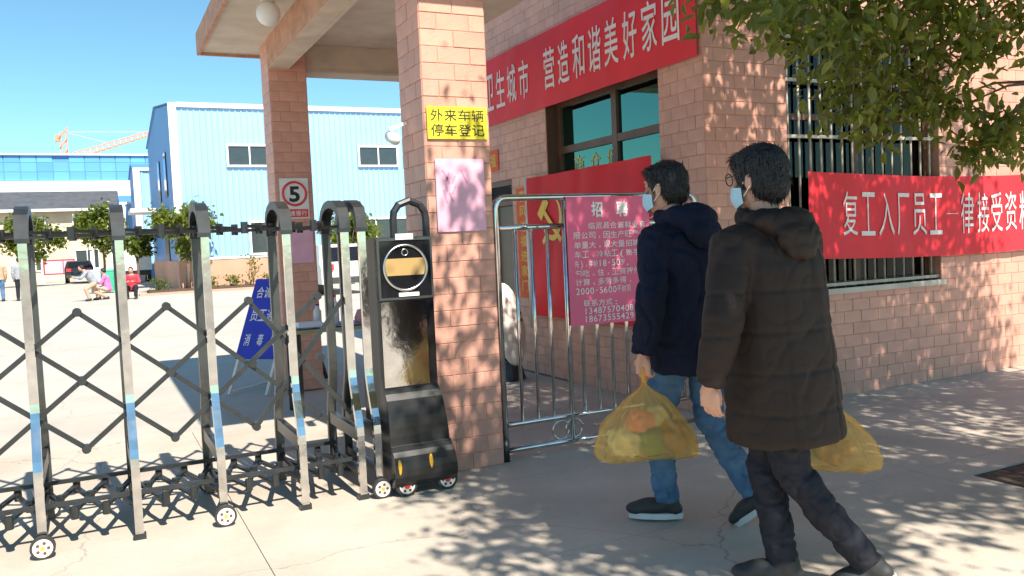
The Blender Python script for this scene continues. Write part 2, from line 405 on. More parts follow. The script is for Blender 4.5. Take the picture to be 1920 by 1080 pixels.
def lay_tiles(faces, parent_of, limit):
    """faces: list of (origin, u, v, n, cells, parent). the largest in view become objects, the rest one mesh per parent"""
    items = []
    for (o, u, v, n, cells, par) in faces:
        o, u, v, n = Vector(o), Vector(u), Vector(v), Vector(n)
        for (a, b, c, d) in cells:
            ctr = o+u*((a+b)/2)+v*((c+d)/2)
            x, y, k = proj(ctr)
            vis = k > .1 and -30 < x < 1950 and -30 < y < 1110 and (CP-ctr).dot(n) > 0
            area = (b-a)*(d-c)*abs((CP-ctr).normalized().dot(n))/max(k, .1)**2 if vis else 0
            items.append((area, ctr, u, v, n, b-a, d-c, par))
    items.sort(key=lambda t: -t[0]); rest = {}
    for i, (area, ctr, u, v, n, w, h, par) in enumerate(items):
        org = root_of(par).location
        if i < limit and area > 0:
            key = (round(w, 3), round(h, 3))
            if key not in _tile_mesh:
                mb = MB(); mb.v, mb.f = tile_geom(*key); _tile_mesh[key] = mb.mesh('tile', 'tile', recalc=False)
            t = bpy.data.objects.new('tile', _tile_mesh[key]); COL.objects.link(t); t.parent = par
            mm = Matrix((u, v, n)).transposed()
            mm = (mm @ Matrix.Rotation(random.uniform(-.004, .004), 3, 'Z')).to_4x4()
            mm.translation = ctr-org+n*random.uniform(-.0015, .0015); t.matrix_local = mm
        else:
            mb = rest.setdefault(par.name, (MB(), par))[0]; b0 = len(mb.v); tv, tf = tile_geom(w, h)
            mb.v += [tuple(ctr+u*p[0]+v*p[1]+n*p[2]) for p in tv]; mb.f += [tuple(b0+q for q in f) for f in tf]
    for mb, par in rest.values():
        tag(mb.build('tile_cladding', 'tile', par, recalc=False), kind='stuff')

# ------------------------------------------------------------------ ground
g = MB(); g.quad((-900,-600,-.03),(900,-600,-.03),(900,1400,-.03),(-900,1400,-.03))
struct(g.build('ground', 'earth'))
g = MB(); g.quad((-40,7.2,-.012),(60,7.2,-.012),(60,75,-.012),(-40,75,-.012)); struct(g.build('yard', 'yard'))
g = MB(); g.quad((-14,-8,-.014),(18,-8,-.014),(18,7.4,-.014),(-14,7.4,-.014)); apron = struct(g.build('pavement', 'joint'))
PIT = (4.28, 5.3, 2.05, 3.06)
xs = [-14, -10, -6.4, -2.9, .62, 4.1, 7.7, 11.2, 18]; ys = [-8, -4.2, -.4, 3.28, 4.46, 7.2]
for i in range(len(xs)-1):
    for j in range(len(ys)-1):
        a, b, c, d = xs[i]+.002, xs[i+1]-.002, ys[j]+.002, ys[j+1]-.002
        rects = [(a, b, c, d)]
        if a < PIT[0] and b > PIT[1] and c < PIT[2] and d > PIT[3]:
            rects = [(a, PIT[0], c, d), (PIT[1], b, c, d), (PIT[0], PIT[1], c, PIT[2]), (PIT[0], PIT[1], PIT[3], d)]
        mb = MB()
        for (p, q, s_, t) in rects: mb.box((p, s_, -.012), (q, t, 0))
        o = mb.build('concrete_slab', 'slab', apron)
p = MB(); p.box((PIT[0], PIT[2], -.06), (PIT[1], PIT[3], -.010))
struct(p.build('tree_pit_soil', 'soil'))

# ------------------------------------------------------------------ gatehouse
GX, GY = 4.18, 5.10        # left wall plane, front wall plane
gh = thing('gatehouse', (7, 7.8, 0), 'brick tiled gatehouse with barred front window and banners on its walls', 'building')
HT = 4.3
WF = (5.0, 6.79, .9, 3.0)           # front window X0 X1 z0 z1
WL = (5.66, 7.56, 1.0, 2.8)         # left window Y0 Y1 z0 z1
DL = (8.38, 9.2, 0, 2.1)            # door in the left wall
fw = MB()
for a, b in (((GX, GY, 0), (WF[0], GY+.24, HT)), ((WF[1], GY, 0), (11, GY+.24, HT)), ((WF[0], GY, 0), (WF[1], GY+.24, WF[2])), ((WF[0], GY, WF[3]), (WF[1], GY+.24, HT))): fw.box(a, b)
fw = fw.build('front_wall', 'mortar', gh)
lw = MB()
X1 = GX+.24
for a, b in (((GX, GY+.24, 0), (X1, WL[0], HT)), ((GX, WL[0], 0), (X1, WL[1], WL[2])), ((GX, WL[0], WL[3]), (X1, WL[1], HT)),
             ((GX, WL[1], 0), (X1, DL[0], HT)), ((GX, DL[0], DL[3]), (X1, DL[1], HT)), ((GX, DL[1], 0), (X1, 11, HT))): lw.box(a, b)
lw = lw.build('side_wall', 'mortar', gh)
b = MB(); b.box((X1, 10.76, 0), (11, 11, HT)); b.box((10.76, GY+.24, 0), (11, 10.76, HT)); b.build('rear_wall', 'mortar', gh)
b = MB(); b.box((GX-.02, GY-.02, HT), (11, 11, HT+.2)); b.build('roof', 'plaster_old', gh)
b = MB(); b.box((X1, GY+.24, .002), (10.76, 10.76, .03)); b.build('inner_floor', 'plaster_old', gh)
lay_tiles([((GX, GY, 0), (1,0,0), (0,0,1), (0,-1,0), tile_cells(6.8, HT, holes=[(WF[0]-GX, WF[1]-GX, WF[2], WF[3])]), fw),
           ((GX, 11, 0), (0,-1,0), (0,0,1), (-1,0,0), tile_cells(11-GY, HT, holes=[(11-WL[1], 11-WL[0], WL[2], WL[3]), (11-DL[1], 11-DL[0], DL[2], DL[3])]), lw)], None, 300)
# front window
wf = MB(); z0, z1 = WF[2], WF[3]
wy = GY+.12
wfo = MB()
for a, b in (((WF[0], wy, z0), (WF[0]+.05, wy+.06, z1)), ((WF[1]-.05, wy, z0), (WF[1], wy+.06, z1)), ((WF[0]+.05, wy, z0), (WF[1]-.05, wy+.06, z0+.05)), ((WF[0]+.05, wy, z1-.05), (WF[1]-.05, wy+.06, z1)),
             ((WF[0]+.87, wy, z0+.05), (WF[0]+.92, wy+.06, z1-.05)), ((WF[0]+.05, wy+.003, 2.30), (WF[0]+.87, wy+.057, 2.35)), ((WF[0]+.92, wy+.003, 2.30), (WF[1]-.05, wy+.057, 2.35))): wfo.box(a, b)
wfo = wfo.build('window', 'brown', gh, label='front window behind steel bars')
for (a, b, c, d) in ((WF[0]+.05, WF[0]+.87, z0+.05, 2.30), (WF[0]+.92, WF[1]-.05, z0+.05, 2.30), (WF[0]+.05, WF[0]+.87, 2.35, z1-.05), (WF[0]+.92, WF[1]-.05, 2.35, z1-.05)):
    MB().box((a, wy+.025, c), (b, wy+.031, d)).build('pane', 'glass', wfo)
MB().box((WF[0]-.03, GY-.035, z0-.045), (WF[1]+.03, GY+.118, z0)).build('window_sill', 'plaster', gh)
gr = MB().bar((WF[0], GY+.03, z0+.03), (WF[1], GY+.03, z0+.03), .022, .026).build('window_grille', 'bar_grey', gh)
for z in (2.15, 2.60, z1-.06): MB().bar((WF[0], GY+.03, z), (WF[1], GY+.03, z), .022, .026).build('cross_bar', 'bar_grey', gr)
nb = 15
for i in range(nb):
    x = WF[0]+.06+(WF[1]-WF[0]-.12)*i/(nb-1)
    MB().tube([(x, GY+.052, z0), (x, GY+.052, z1)], .0105, 8).build('bar', 'bar_grey', gr, smooth=True)
# left window
wx = GX+.13; y0, y1 = WL[0], WL[1]; z0, z1 = WL[2], WL[3]
ym = 6.52; wl = MB()
for a, b in (((wx, y0, z0), (wx+.07, y0+.06, z1)), ((wx, y1-.07, z0), (wx+.07, y1, z1)), ((wx, y0+.06, z0), (wx+.07, y1-.07, z0+.07)), ((wx, y0+.06, z1-.07), (wx+.07, y1-.07, z1)),
             ((wx, ym-.04, z0+.07), (wx+.07, ym+.04, z1-.07)), ((wx+.003, y0+.06, 2.27), (wx+.067, ym-.04, 2.34)), ((wx+.003, ym+.04, 2.27), (wx+.067, y1-.07, 2.34))): wl.box(a, b)
wl = wl.build('window', 'brown', gh, label='brown framed side window with green glass')
for (a, b) in ((y0+.06, ym-.04), (ym+.04, y1-.07)):
    for (c, d) in ((z0+.07, 2.27), (2.34, z1-.07)):
        MB().box((wx+.03, a, c), (wx+.036, b, d)).build('pane', 'glass_green', wl)
for i, ch in enumerate('商仓储'):
    text(ch, (wx+.026, 7.2-.30*i, 2.14), .2, .17, AX_LEFT, 'gold', wl, bold=.0)
b = MB()
b.box((GX+.005, y1-.006, z0), (wx, y1-.002, z1)); b.build('window_reveal', 'brown', gh)
# plain partition wall inside the room
b = MB(); b.box((X1+1.9, 5.4, .03), (X1+2.0, 10.7, 3.2)); b.build('inner_partition', 'cream_wall', gh)
# door
d = MB(); fx = GX+.02
for a, b in (((fx, DL[0], 0), (fx+.12, DL[0]+.06, DL[3])), ((fx, DL[1]-.06, 0), (fx+.12, DL[1], DL[3])), ((fx, DL[0]+.06, DL[3]-.06), (fx+.12, DL[1]-.06, DL[3])), ((fx+.01, DL[0]+.06, 1.82), (fx+.11, DL[1]-.06, 1.88))): d.box(a, b)
d = d.build('door', 'brown', gh)
MB().box((fx+.09, DL[0]+.06, .01), (fx+.10, DL[1]-.06, 1.82)).build('dark_doorway_sheet', 'black', d)  # black sheet stands in for the dark interior of the open doorway
MB().box((fx+.05, DL[0]+.06, 1.88), (fx+.056, DL[1]-.06, DL[3]-.06)).build('transom_pane', 'glass', d)

# ------------------------------------------------------------------ portico
po = thing('gate_portico', (2.1, 7, 0), 'flat roofed entrance canopy on two brick tiled columns', 'canopy')
NC = (1.83, 2.257, 4.82, 5.22); FC = (1.665, 2.03, 8.60, 8.98); ZS = 3.5
def column(c, lab):
    o = MB().box((c[0], c[2], 0), (c[1], c[3], ZS)).build('column', 'mortar', po, label=lab)
    w, dd = c[1]-c[0], c[3]-c[2]
    return [((c[0], c[2], 0), (1,0,0), (0,0,1), (0,-1,0), tile_cells(w, ZS, L=w/2 if w > .4 else w/2, start=0), o),
            ((c[0], c[3], 0), (0,-1,0), (0,0,1), (-1,0,0), tile_cells(dd, ZS, L=dd/2), o),
            ((c[1], c[2], 0), (0,1,0), (0,0,1), (1,0,0), tile_cells(dd, ZS, L=dd/2), o),
            ((c[1], c[3], 0), (-1,0,0), (0,0,1), (0,1,0), tile_cells(w, ZS, L=w/2), o)]
lay_tiles(column(NC, 'near brick tiled column carrying the yellow sign')+column(FC, 'far brick tiled column with the speed limit sign'), None, 300)
MB().box((1.12, 4.30, ZS), (3.5, 9.3, ZS+.13)).build('roof_slab', 'plaster', po)
fs = MB(); fs.box((1.09, 4.27, ZS-.03), (1.12, 9.33, ZS+.19)); fs.box((1.12, 4.27, ZS-.03), (3.5, 4.30, ZS+.19)); fs.box((1.12, 9.30, ZS-.03), (3.5, 9.33, ZS+.19))
fs.build('fascia', 'paint_brick', po)
bm_ = MB(); bm_.box((1.655, 4.5, 3.225), (1.66, 8.597, ZS-.001)); bm_.box((1.86, 5.23, 3.225), (1.865, 8.597, ZS-.001)); bm_.build('beam_side', 'paint_brick', po)
MB().box((1.66, 4.5, 3.22), (1.828, 8.597, ZS-.002)).build('beam', 'plaster_old', po)
MB().box((1.83, 5.232, 3.22), (1.86, 8.597, ZS-.002)).build('beam', 'plaster_old', po)
MB().box((2.042, 8.68, 3.24), (3.45, 8.93, ZS-.002)).build('cross_beam', 'plaster_old', po)
MB().box((2.042, 8.665, 3.215), (3.45, 8.945, 3.24)).build('cross_beam_lip', 'plaster', po)
gl = thing('globe_lamp', (1.42, 7.2, ZS), 'white globe lamp fixed under the canopy roof', 'lamp')
MB().ball((1.42, 7.2, ZS-.13), .10, 18).build('globe', 'white', gl, smooth=True)
MB().disc((1.42, 7.2, ZS-.02), (0,0,1), .06, .038).build('base', 'cream', gl)
cc = thing('security_camera', (1.8, 5.05, 2.1), 'small white camera on a bracket on the near column', 'camera')
MB().bar((1.817, 5.10, 2.18), (1.70, 5.10, 2.14), .02, .02).build('bracket', 'white', cc)
MB().tube([(1.72, 5.14, 2.10), (1.70, 4.98, 2.06)], .035, 12).build('housing', 'white', cc, smooth=True)

# signs on the columns
def board_sign(name, x0, x1, z0, z1, y, material, label, cat, th=.006):
    o = thing(name, ((x0+x1)/2, y, z0), label, cat)
    MB().box((x0, y-th, z0), (x1, y, z1)).build('sheet', material, o); return o
Yc = NC[2]-.0125
o = board_sign('yellow_sign', 1.845, 2.24, 2.045, 2.24, Yc, 'yellow', 'yellow sign with black characters on the near column', 'sign')
text('外来车辆', (2.042, Yc-.008, 2.188), .36, .072, AX_FRONT, 'ink', o, bold=.006)
text('停车登记', (2.042, Yc-.008, 2.098), .36, .072, AX_FRONT, 'ink', o, bold=.006)
o = board_sign('pink_notice', 1.882, 2.205, 1.483, 1.926, Yc, 'palepink', 'faded pink paper pasted on the near column below the yellow sign', 'paper', .003)
sc = MB()
for k in range(7):
    px, pz = 1.93+.04*(k % 4), 1.86-.10*(k//4)-.02*(k % 3)
    sc.bar((px, Yc-.005, pz), (px+random.uniform(-.03, .05), Yc-.005, pz-random.uniform(.04, .09)), .009, .002, up=(0,1,0))
sc.build('brush_strokes', 'faded', o)
Yf = FC[2]-.0125
o = board_sign('speed_limit_sign', 1.70, 1.985, 1.735, 2.14, Yf, 'white', 'white speed limit sign with 5 in a red ring', 'sign')
MB().ring((1.843, Yf-.009, 1.985), (0,1,0), .115, .012, 36).build('red_ring', 'signred', o, smooth=True)
text('5', (1.843, Yf-.009, 1.985), .13, .15, AX_FRONT, 'ink', o, bold=.03)
MB().box((1.715, Yf-.010, 1.75), (1.97, Yf-.0065, 1.83)).build('red_band', 'signred', o)
text('减速慢行', (1.843, Yf-.0125, 1.79), .23, .05, AX_FRONT, 'letter', o)
board_sign('pink_notice', 1.70, 2.005, 1.29, 1.63, Yf, 'palepink', 'plain pink paper pasted on the far column below the speed sign', 'paper', .003)

# banners, flag and papers on the gatehouse
def cloth(name, axis, c0, u0, u1, z0, z1, material, label, cat, amp=.012, n=(60, 12), sag=0.0, seed=0):
    def warp(p):
        u = p.y if axis == 'x' else p.x
        d = amp*(math.sin(u*5.1+seed)+.6*math.sin(u*11+p.z*4+seed*2))*.6
        s = -sag*math.sin(math.pi*min(1, max(0, (u-u0)/(u1-u0))))
        return Vector((-abs(d)-.004, 0, s)) if axis == 'x' else Vector((0, -abs(d)-.004, s))
    mb = MB(); nu, nz = n
    for i in range(nu+1):
        for j in range(nz+1):
            u = u0+(u1-u0)*i/nu; z = z0+(z1-z0)*j/nz
            p = Vector((c0, u, z)) if axis == 'x' else Vector((u, c0, z))
            mb.v.append(tuple(p+warp(p)))
    for i in range(nu):
        for j in range(nz):
            a = i*(nz+1)+j; mb.f.append((a, a+nz+1, a+nz+2, a+1))
    root = thing(name, (c0, (u0+u1)/2, z0) if axis == 'x' else ((u0+u1)/2, c0, z0), label, cat)
    mb.build('cloth', material, root, smooth=True, recalc=False)
    return root, warp
bx = GX-.02
o, wp = cloth('red_banner', 'x', bx, 5.12, 10.4, 2.735, 3.47, 'redb', 'long red slogan banner high on the shaded side wall', 'banner', seed=1)
s = '创建国家卫生城市 营造和谐美好家园'; pitch = .279; ystart = 5.29+pitch*len(s)
for i, ch in enumerate(s):
    if ch != ' ':
        text(ch, (bx-.006, ystart-pitch*(i+.5), 3.10), .235, .40, AX_LEFT, 'letter', o, bold=.007, warp=wp)
by = GY-.055
o, wp = cloth('red_banner', 'y', by, 5.15, 9.0, 1.16, 1.86, 'redb', 'red banner with white characters hung across the barred window', 'banner', sag=.05, seed=2, amp=.02)
s = '复工入厂员工一律接受资料核查'; pitch = .208
for i, ch in enumerate(s):
    text(ch, (5.50+pitch*(i+.5), by-.007, 1.53), .185, .36 if ch != '一' else .06, AX_FRONT, 'letter', o, bold=0, warp=wp)
fxp = GX-.10
o, wp = cloth('red_flag', 'x', fxp, 5.63, 7.80, .64, 2.05, 'red', 'red flag with yellow hammer and sickle hung on the side wall', 'flag', amp=.03, n=(60, 24), seed=3)
MB().tube([(fxp-.012, 7.83, .50), (fxp-.012, 7.83, 2.06)], .022, 8).build('sleeve', 'white', o, smooth=True)
em = MB(); cy, cz, rr = 7.30, 1.62, .21
pts = [];
for i in range(17):
    a = R(-150+i*235/16); th = .045*math.sin(math.pi*min(1, (i+2)/18))+.008
    pts.append((a, th))
for (a, t), (a2, t2) in zip(pts[:-1], pts[1:]):
    q = []
    for (aa, rad) in ((a, rr-t), (a, rr+t*.2), (a2, rr+t2*.2), (a2, rr-t2)):
        pt = Vector((fxp, cy-math.cos(aa)*rad, cz+math.sin(aa)*rad)); q.append(pt+wp(pt)+Vector((-.008, 0, 0)))
    em.quad(*q)
def fl(y, z): pt = Vector((fxp, y, z)); return pt+wp(pt)+Vector((-.009, 0, 0))
def strip(y0, z0, y1, z1, w):
    dy, dz = y1-y0, z1-z0; l = math.hypot(dy, dz); ny, nz = -dz/l*w/2, dy/l*w/2
    em.quad(fl(y0+ny, z0+nz), fl(y1+ny, z1+nz), fl(y1-ny, z1-nz), fl(y0-ny, z0-nz))
strip(cy+.20, cz+.10, cy-.20, cz-.22, .055); strip(cy+.27, cz+.02, cy+.10, cz+.19, .10); strip(cy+.13, cz-.17, cy+.20, cz-.24, .05)
em.build('emblem', 'gold', o, recalc=False)
o = thing('door_couplet', (GX-.013, 8.13, .78), 'orange red paper strip with gold characters beside the doorway', 'paper')
MB().box((GX-.0145, 7.99, .80), (GX-.0115, 8.27, 1.98)).build('sheet', 'orange', o)
for i, ch in enumerate('春风送福进家门'): text(ch, (GX-.017, 8.13, 1.89-.16*i), .17, .12, AX_LEFT, 'gold', o, bold=.01)
o = thing('door_blessing', (GX-.013, 8.8, 2.2), 'small orange red paper with a gold character above the doorway', 'paper')
MB().box((GX-.0145, 8.68, 2.22), (GX-.0115, 8.94, 2.46)).build('sheet', 'orange', o)
text('福', (GX-.017, 8.81, 2.34), .15, .15, AX_LEFT, 'gold', o, bold=.01)
o = thing('white_dish', (3.96, 8.0, 0), 'large white round plastic dish leaning behind the steel fence', 'dish')
mt = Matrix.Rotation(R(30), 3, 'Z') @ Matrix.Rotation(R(-10), 3, 'X')
db = MB().ball((3.76, 7.75, .57), (.24, .09, .43), 28, mt); db.build('shell', 'cream', o, smooth=True)
for dz in (0, .07):
    c = Vector((3.76, 7.75, .57))+mt @ Vector((.10, -.082, .02+dz)); MB().disc(c, mt @ Vector((0, 1, 0)), .016, .02, 10).build('hole', 'brown', o)
MB().rings([(3.80, 7.80, 0, .16, .12, .5), (3.80, 7.80, .16, .12, .08, .5)], 16).build('foot', 'dark_metal', o)

# ------------------------------------------------------------------ steel fence + recruitment poster
FY = 4.85
fe = thing('steel_fence', (3.05, FY, 0), 'low stainless steel tube fence between column and gatehouse', 'fence')
xa, xb, zt = 2.29, 3.86, 1.685
arc = [(xa, FY, 0), (xa, FY, zt-.07)] + [(xa+.07-.07*math.cos(t), FY, zt-.07+.07*math.sin(t)) for t in (R(22), R(45), R(68))] + [(xa+.07, FY, zt), (xb-.07, FY, zt)] + [(xb-.07+.07*math.sin(t), FY, zt-.07+.07*math.cos(t)) for t in (R(22), R(45), R(68))] + [(xb, FY, zt-.07), (xb, FY, 0)]
MB().tube(arc, .021, 12).build('frame', 'steel', fe, smooth=True)
MB().tube([(xa, FY, 0), (xa, FY, .14)], .0235, 12).build('foot_sleeve', 'dark_metal', fe, smooth=True)
MB().tube([(2.79, FY, .07), (2.79, FY, zt)], .018, 12).build('post', 'steel', fe, smooth=True)
for (a, b, z) in ((xa+.02, 2.775, 1.495), (2.805, xb-.02, 1.495), (xa+.02, xb-.02, .235), (xa+.02, xb-.02, .068)):
    MB().tube([(a, FY, z), (b, FY, z)], .018, 12).build('rail', 'steel', fe, smooth=True)
x = 2.42
while x < xb-.06:
    if abs(x-2.79) > .04: MB().tube([(x, FY, .25), (x, FY, 1.48)], .012, 10).build('bar', 'steel', fe, smooth=True)
    x += .118
for (x, z) in ((2.70, .15), (2.80, .15), (3.46, 1.59), (3.24, .15), (3.34, .15)):
    MB().ring((x, FY, z), (0,1,0), .062, .006, 24).build('ring', 'steel', fe, smooth=True)
po2 = thing('recruitment_poster', (3.11, FY-.03, .83), 'pink recruitment poster with white text hung on the steel fence', 'poster')
py = FY-.030
mb = MB()
def pw(p): return Vector((0, -.006*abs(math.sin(p.x*7))-.008*(1-(p.z-.83)/.85)*abs(math.sin(p.x*4+1)), 0))
for i in range(21):
    for j in range(21):
        p_ = Vector((2.785+.655*i/20, py, .83+.85*j/20)); mb.v.append(tuple(p_+pw(p_)))
for i in range(20):
    for j in range(20): a = i*21+j; mb.f.append((a, a+21, a+22, a+1))
mb.build('sheet', 'pink', po2, smooth=True, recalc=False)
text('招 聘', (3.12, py-.004, 1.595), .30, .105, AX_FRONT, 'letter', po2, bold=.03, warp=pw)
lines = [('  临武县合诚鞋业有', 1.488), ('限公司，因生产旺季订', 1.425), ('单量大，现大量招聘针', 1.362), ('车工、冷粘工(熟手优', 1.30), ('先)，年龄18-50岁,', 1.238), ('包吃、住，工资按件', 1.176), ('计算，多劳多得，', 1.116), ('2000-5600不封顶', 1.058), ('联系方式:', .975), ('13487570408 付', .925), ('18673555429 黄', .872)]
for t_, z in lines:
    cwid = .0575 if ord(t_[1]) > 256 or t_[0] == ' ' else .036
    w_ = cwid*len(t_)
    x0 = 2.83 if z > 1.0 else 2.885
    text(t_, (x0+w_/2, py-.004, z), w_, .044, AX_FRONT, 'letter', po2, bold=.003, warp=pw)

# ------------------------------------------------------------------ retractable gate
rg = thing('retractable_gate', (.3, 4.9, 0), 'stainless folding scissor gate standing across the yard entrance', 'gate')
FXS = [-1.14, -.72, -.302, .121, .529, .951, 1.275, 1.372]
def flatbar(mb, path, wx_, th):
    """rectangular strip following a path in a Y-Z plane (x constant)"""
    n = len(path); b = len(mb.v)
    for i, (x, y, z) in enumerate(path):
        q0 = path[max(0, i-1)]; q1 = path[min(n-1, i+1)]; dy, dz = q1[1]-q0[1], q1[2]-q0[2]; l = math.hypot(dy, dz) or 1
        ny, nz = -dz/l*th/2, dy/l*th/2
        for sx, sn in ((-1,-1),(1,-1),(1,1),(-1,1)): mb.v.append((x+sx*wx_/2, y+sn*ny, z+sn*nz))
    for i in range(n-1):
        for k in range(4):
            a = b+i*4+k; c = b+i*4+(k+1) % 4; mb.f.append((a, c, c+4, a+4))
    mb.f.append((b, b+1, b+2, b+3)); e = b+(n-1)*4; mb.f.append((e+3, e+2, e+1, e))
def smoothstep(t): return t*t*(3-2*t)
for fi, fx in enumerate(FXS):
    wheel = fi in (0, 2, 4, 7)
    yf, yr, zt = 4.70, 5.13, 1.50
    front = [(fx, 4.60, .10 if wheel else .012), (fx, 4.60, .36)]
    for k in range(1, 9): t = k/8; front.append((fx, 4.60+.10*smoothstep(t), .36+.36*t))
    front += [(fx, yf, 1.0), (fx, yf, zt)]
    rear = [(fx, 5.24, .012), (fx, 5.24, .36)]
    for k in range(1, 9): t = k/8; rear.append((fx, 5.24-.11*smoothstep(t), .36+.36*t))
    rear += [(fx, yr, zt)]
    fr = MB(); flatbar(fr, front, .040, .030); fro = fr.build('frame_leg', 'steel', rg)
    rr_ = MB(); flatbar(rr_, rear, .050, .030); rr_.build('frame_leg', 'grey_metal', rg)
    cap = MB(); arcp = [(fx, yf, zt+.001)]
    for k in range(0, 11): a = math.pi*k/10; arcp.append((fx, (yf+yr)/2-(yr-yf)/2*math.cos(a), zt+.02+.15*math.sin(a)**.7))
    arcp.append((fx, yr, zt+.001)); flatbar(cap, arcp, .062, .045); cap.build('arch_cap', 'dark_metal', rg)
    MB().box((fx-.018, 4.62, .33), (fx+.018, 5.225, .40)).build('cross_brace', 'grey_metal', rg)
    MB().box((fx-.015, 4.60, .13), (fx+.015, 5.23, .17)).build('cross_brace', 'dark_metal', rg)
    if wheel:
        for wy_ in (4.585, 5.255):
            wy_ += -.028 if wy_ < 5 else .028
            w = MB().tube([(fx, wy_-.016, .055), (fx, wy_+.016, .055)], .055, 22).build('wheel', 'rubber', rg)
            MB().disc((fx, wy_, .055), (0,1,0), .044, .036, 18).build('hub', 'cream', w)
            for k in range(5):
                a = 2*math.pi*k/5; MB().disc((fx+.025*math.cos(a), wy_, .055+.025*math.sin(a)), (0,1,0), .008, .039, 8).build('hub_hole', 'brown', w)
            MB().disc((fx, wy_, .055), (0,1,0), .010, .042, 10).build('axle', 'amber', w)
    else:
        MB().box((fx-.03, 4.583, 0), (fx+.03, 4.617, .03)).build('foot', 'dark_metal', rg)
def scissor(y, zt, zb):
    mids = [(FXS[i]+FXS[i+1])/2 for i in range(len(FXS)-2)]; zs = [zt-(zt-zb)*k/4 for k in range(5)]
    # bars span two bays: mid k -> frame k+1 -> mid k+1 -> frame k+2 -> mid k+2
    for k in range(-1, len(mids)-1):
        for dr in (1, -1):
            ids = [k, k+1, k+2] if dr == 1 else [k+2, k+1, k]
            xsx = [mids[i] if 0 <= i < len(mids) else (mids[0]-.42 if i < 0 else mids[-1]+.2) for i in ids]
            if min(ids) < 0: continue
            if max(ids) >= len(mids): xsx = [x if 0 <= i < len(mids) else 1.275 for x, i in zip(xsx, ids)]
            off = .012 if dr == 1 else -.012
            MB().bar((xsx[0], y+off, zs[0]), (xsx[2], y+off, zs[4]), .012, .024).build('scissor_bar', 'dark_metal', rg)
    for i, x in enumerate(mids):
        for z in (zs[0], zs[2], zs[4]):
            MB().disc((x, y, z), (0,1,0), .022, .05, 10).build('pivot', 'dark_metal', rg)
scissor(4.75, 1.15, .46)
def flat_scissor(z, ya, yb, w, h, nm, sub=2):
    for i in range(len(FXS)-2):
        xa_, xb_ = FXS[i], FXS[i+1]; n = sub; st = (xb_-xa_)/n
        for k in range(n):
            a = xa_+st*k
            MB().bar((a, ya, z+.009), (a+st, yb, z+.009), w, h).build(nm, 'dark_metal', rg)
            MB().bar((a, yb, z-.009), (a+st, ya, z-.009), w, h).build(nm, 'dark_metal', rg)
            for yy in (ya, yb, (ya+yb)/2):
                MB().disc((a+(st/2 if yy not in (ya, yb) else 0), yy, z), (0,0,1), .019, .062, 8).build('knuckle', 'dark_metal', rg)
flat_scissor(1.545, 4.74, 5.09, .026, .016, 'top_link')
flat_scissor(.17, 4.66, 5.20, .026, .016, 'bottom_link', 3)
for i in range(len(FXS)-2):
    for yy in (4.69, 5.17):
        MB().bar((FXS[i], yy, .215), (FXS[i+1], yy, .215), .018, .022).build('tie_bar', 'dark_metal', rg)

# gate drive head
dh = thing('gate_drive_head', (1.6, 4.75, 0), 'black gate drive head with round light ring and mirror panel', 'gate motor')
prof = [(4.62, 1.46), (4.60, 1.10), (4.60, .60), (4.575, .575), (4.553, .54), (4.538, .49), (4.528, .44), (4.523, .39), (4.522, .34), (4.525, .292), (4.505, .282), (4.482, .262), (4.464, .235), (4.454, .20), (4.450, .165), (4.455, .125), (4.47, .09), (4.495, .06)]
hd = MB(); xl, xr = 1.425, 1.752
def wid(z): t = min(1, max(0, (.6-z)/.5)); return xl-.004*t, xr+.045*t
b0 = 0
for (y, z) in prof: a, b = wid(z); hd.v += [(a, y, z), (b, y, z)]
nP = len(prof)
for (y, z) in prof: a, b = wid(z); hd.v += [(a, 4.98 if b < 1.78 else 4.80, z), (b, 4.98 if b < 1.78 else 4.80, z)]
for i in range(nP-1):
    a = 2*i; c = 2*nP+2*i
    hd.f += [(a, a+1, a+3, a+2), (c+1, c, c+2, c+3), (a, a+2, c+2, c), (a+3, a+1, c+1, c+3)]
hd.f += [(0, 2*nP, 2*nP+1, 1), (2*nP-2, 2*nP-1, 4*nP-1, 4*nP-2)]
hd.build('body', 'black', dh)
MB().box((xl+.012, 4.594, 1.118), (xr-.012, 4.606, 1.44)).build('display_panel', 'black_gloss', dh)
tr = MB()
for a, b in (((xl, 4.588, 1.105), (xl+.012, 4.610, 1.455)), ((xr-.012, 4.588, 1.105), (xr, 4.610, 1.455)), ((xl+.012, 4.588, 1.44), (xr-.012, 4.61, 1.455)), ((xl+.012, 4.588, 1.105), (xr-.012, 4.61, 1.118))): tr.box(a, b)
tr.build('trim', 'grey_metal', dh)
MB().ring((1.588, 4.590, 1.285), (0,1,0), .128, .008, 40).build('light_ring', 'steel_satin', dh, smooth=True)
gb = MB(); pts = []
for k in range(9): a = R(-24+6*k); pts.append((math.cos(a)*.119, math.sin(a)*.119))
q = [(1.588+x, 4.591, 1.290+z) for x, z in pts]+[(1.588-x, 4.591, 1.290+z) for x, z in reversed(pts)]
gb.v = q; gb.f = [tuple(range(len(q)))]; gb.build('gold_band', 'dullgold', dh)
MB().ring((1.588, 4.591, 1.372), (0,1,0), .018, .003, 18).build('badge', 'steel_satin', dh, smooth=True)
MB().box((1.535, 4.584, 1.445), (1.64, 4.588, 1.478)).build('label_plate', 'white', dh)
MB().box((1.54, 4.582, 1.122), (1.66, 4.5935, 1.143)).build('label_plate', 'white', dh)
MB().box((xl+.006, 4.592, .61), (xr-.05, 4.599, 1.095)).build('mirror_panel', 'steel', dh)
MB().box((xr-.048, 4.592, .61), (xr-.006, 4.599, 1.095)).build('side_strip', 'black_gloss', dh)
MB().box((xl-.002, 4.506, .285), (xr+.03, 4.520, .291)).build('seam', 'grey_metal', dh)
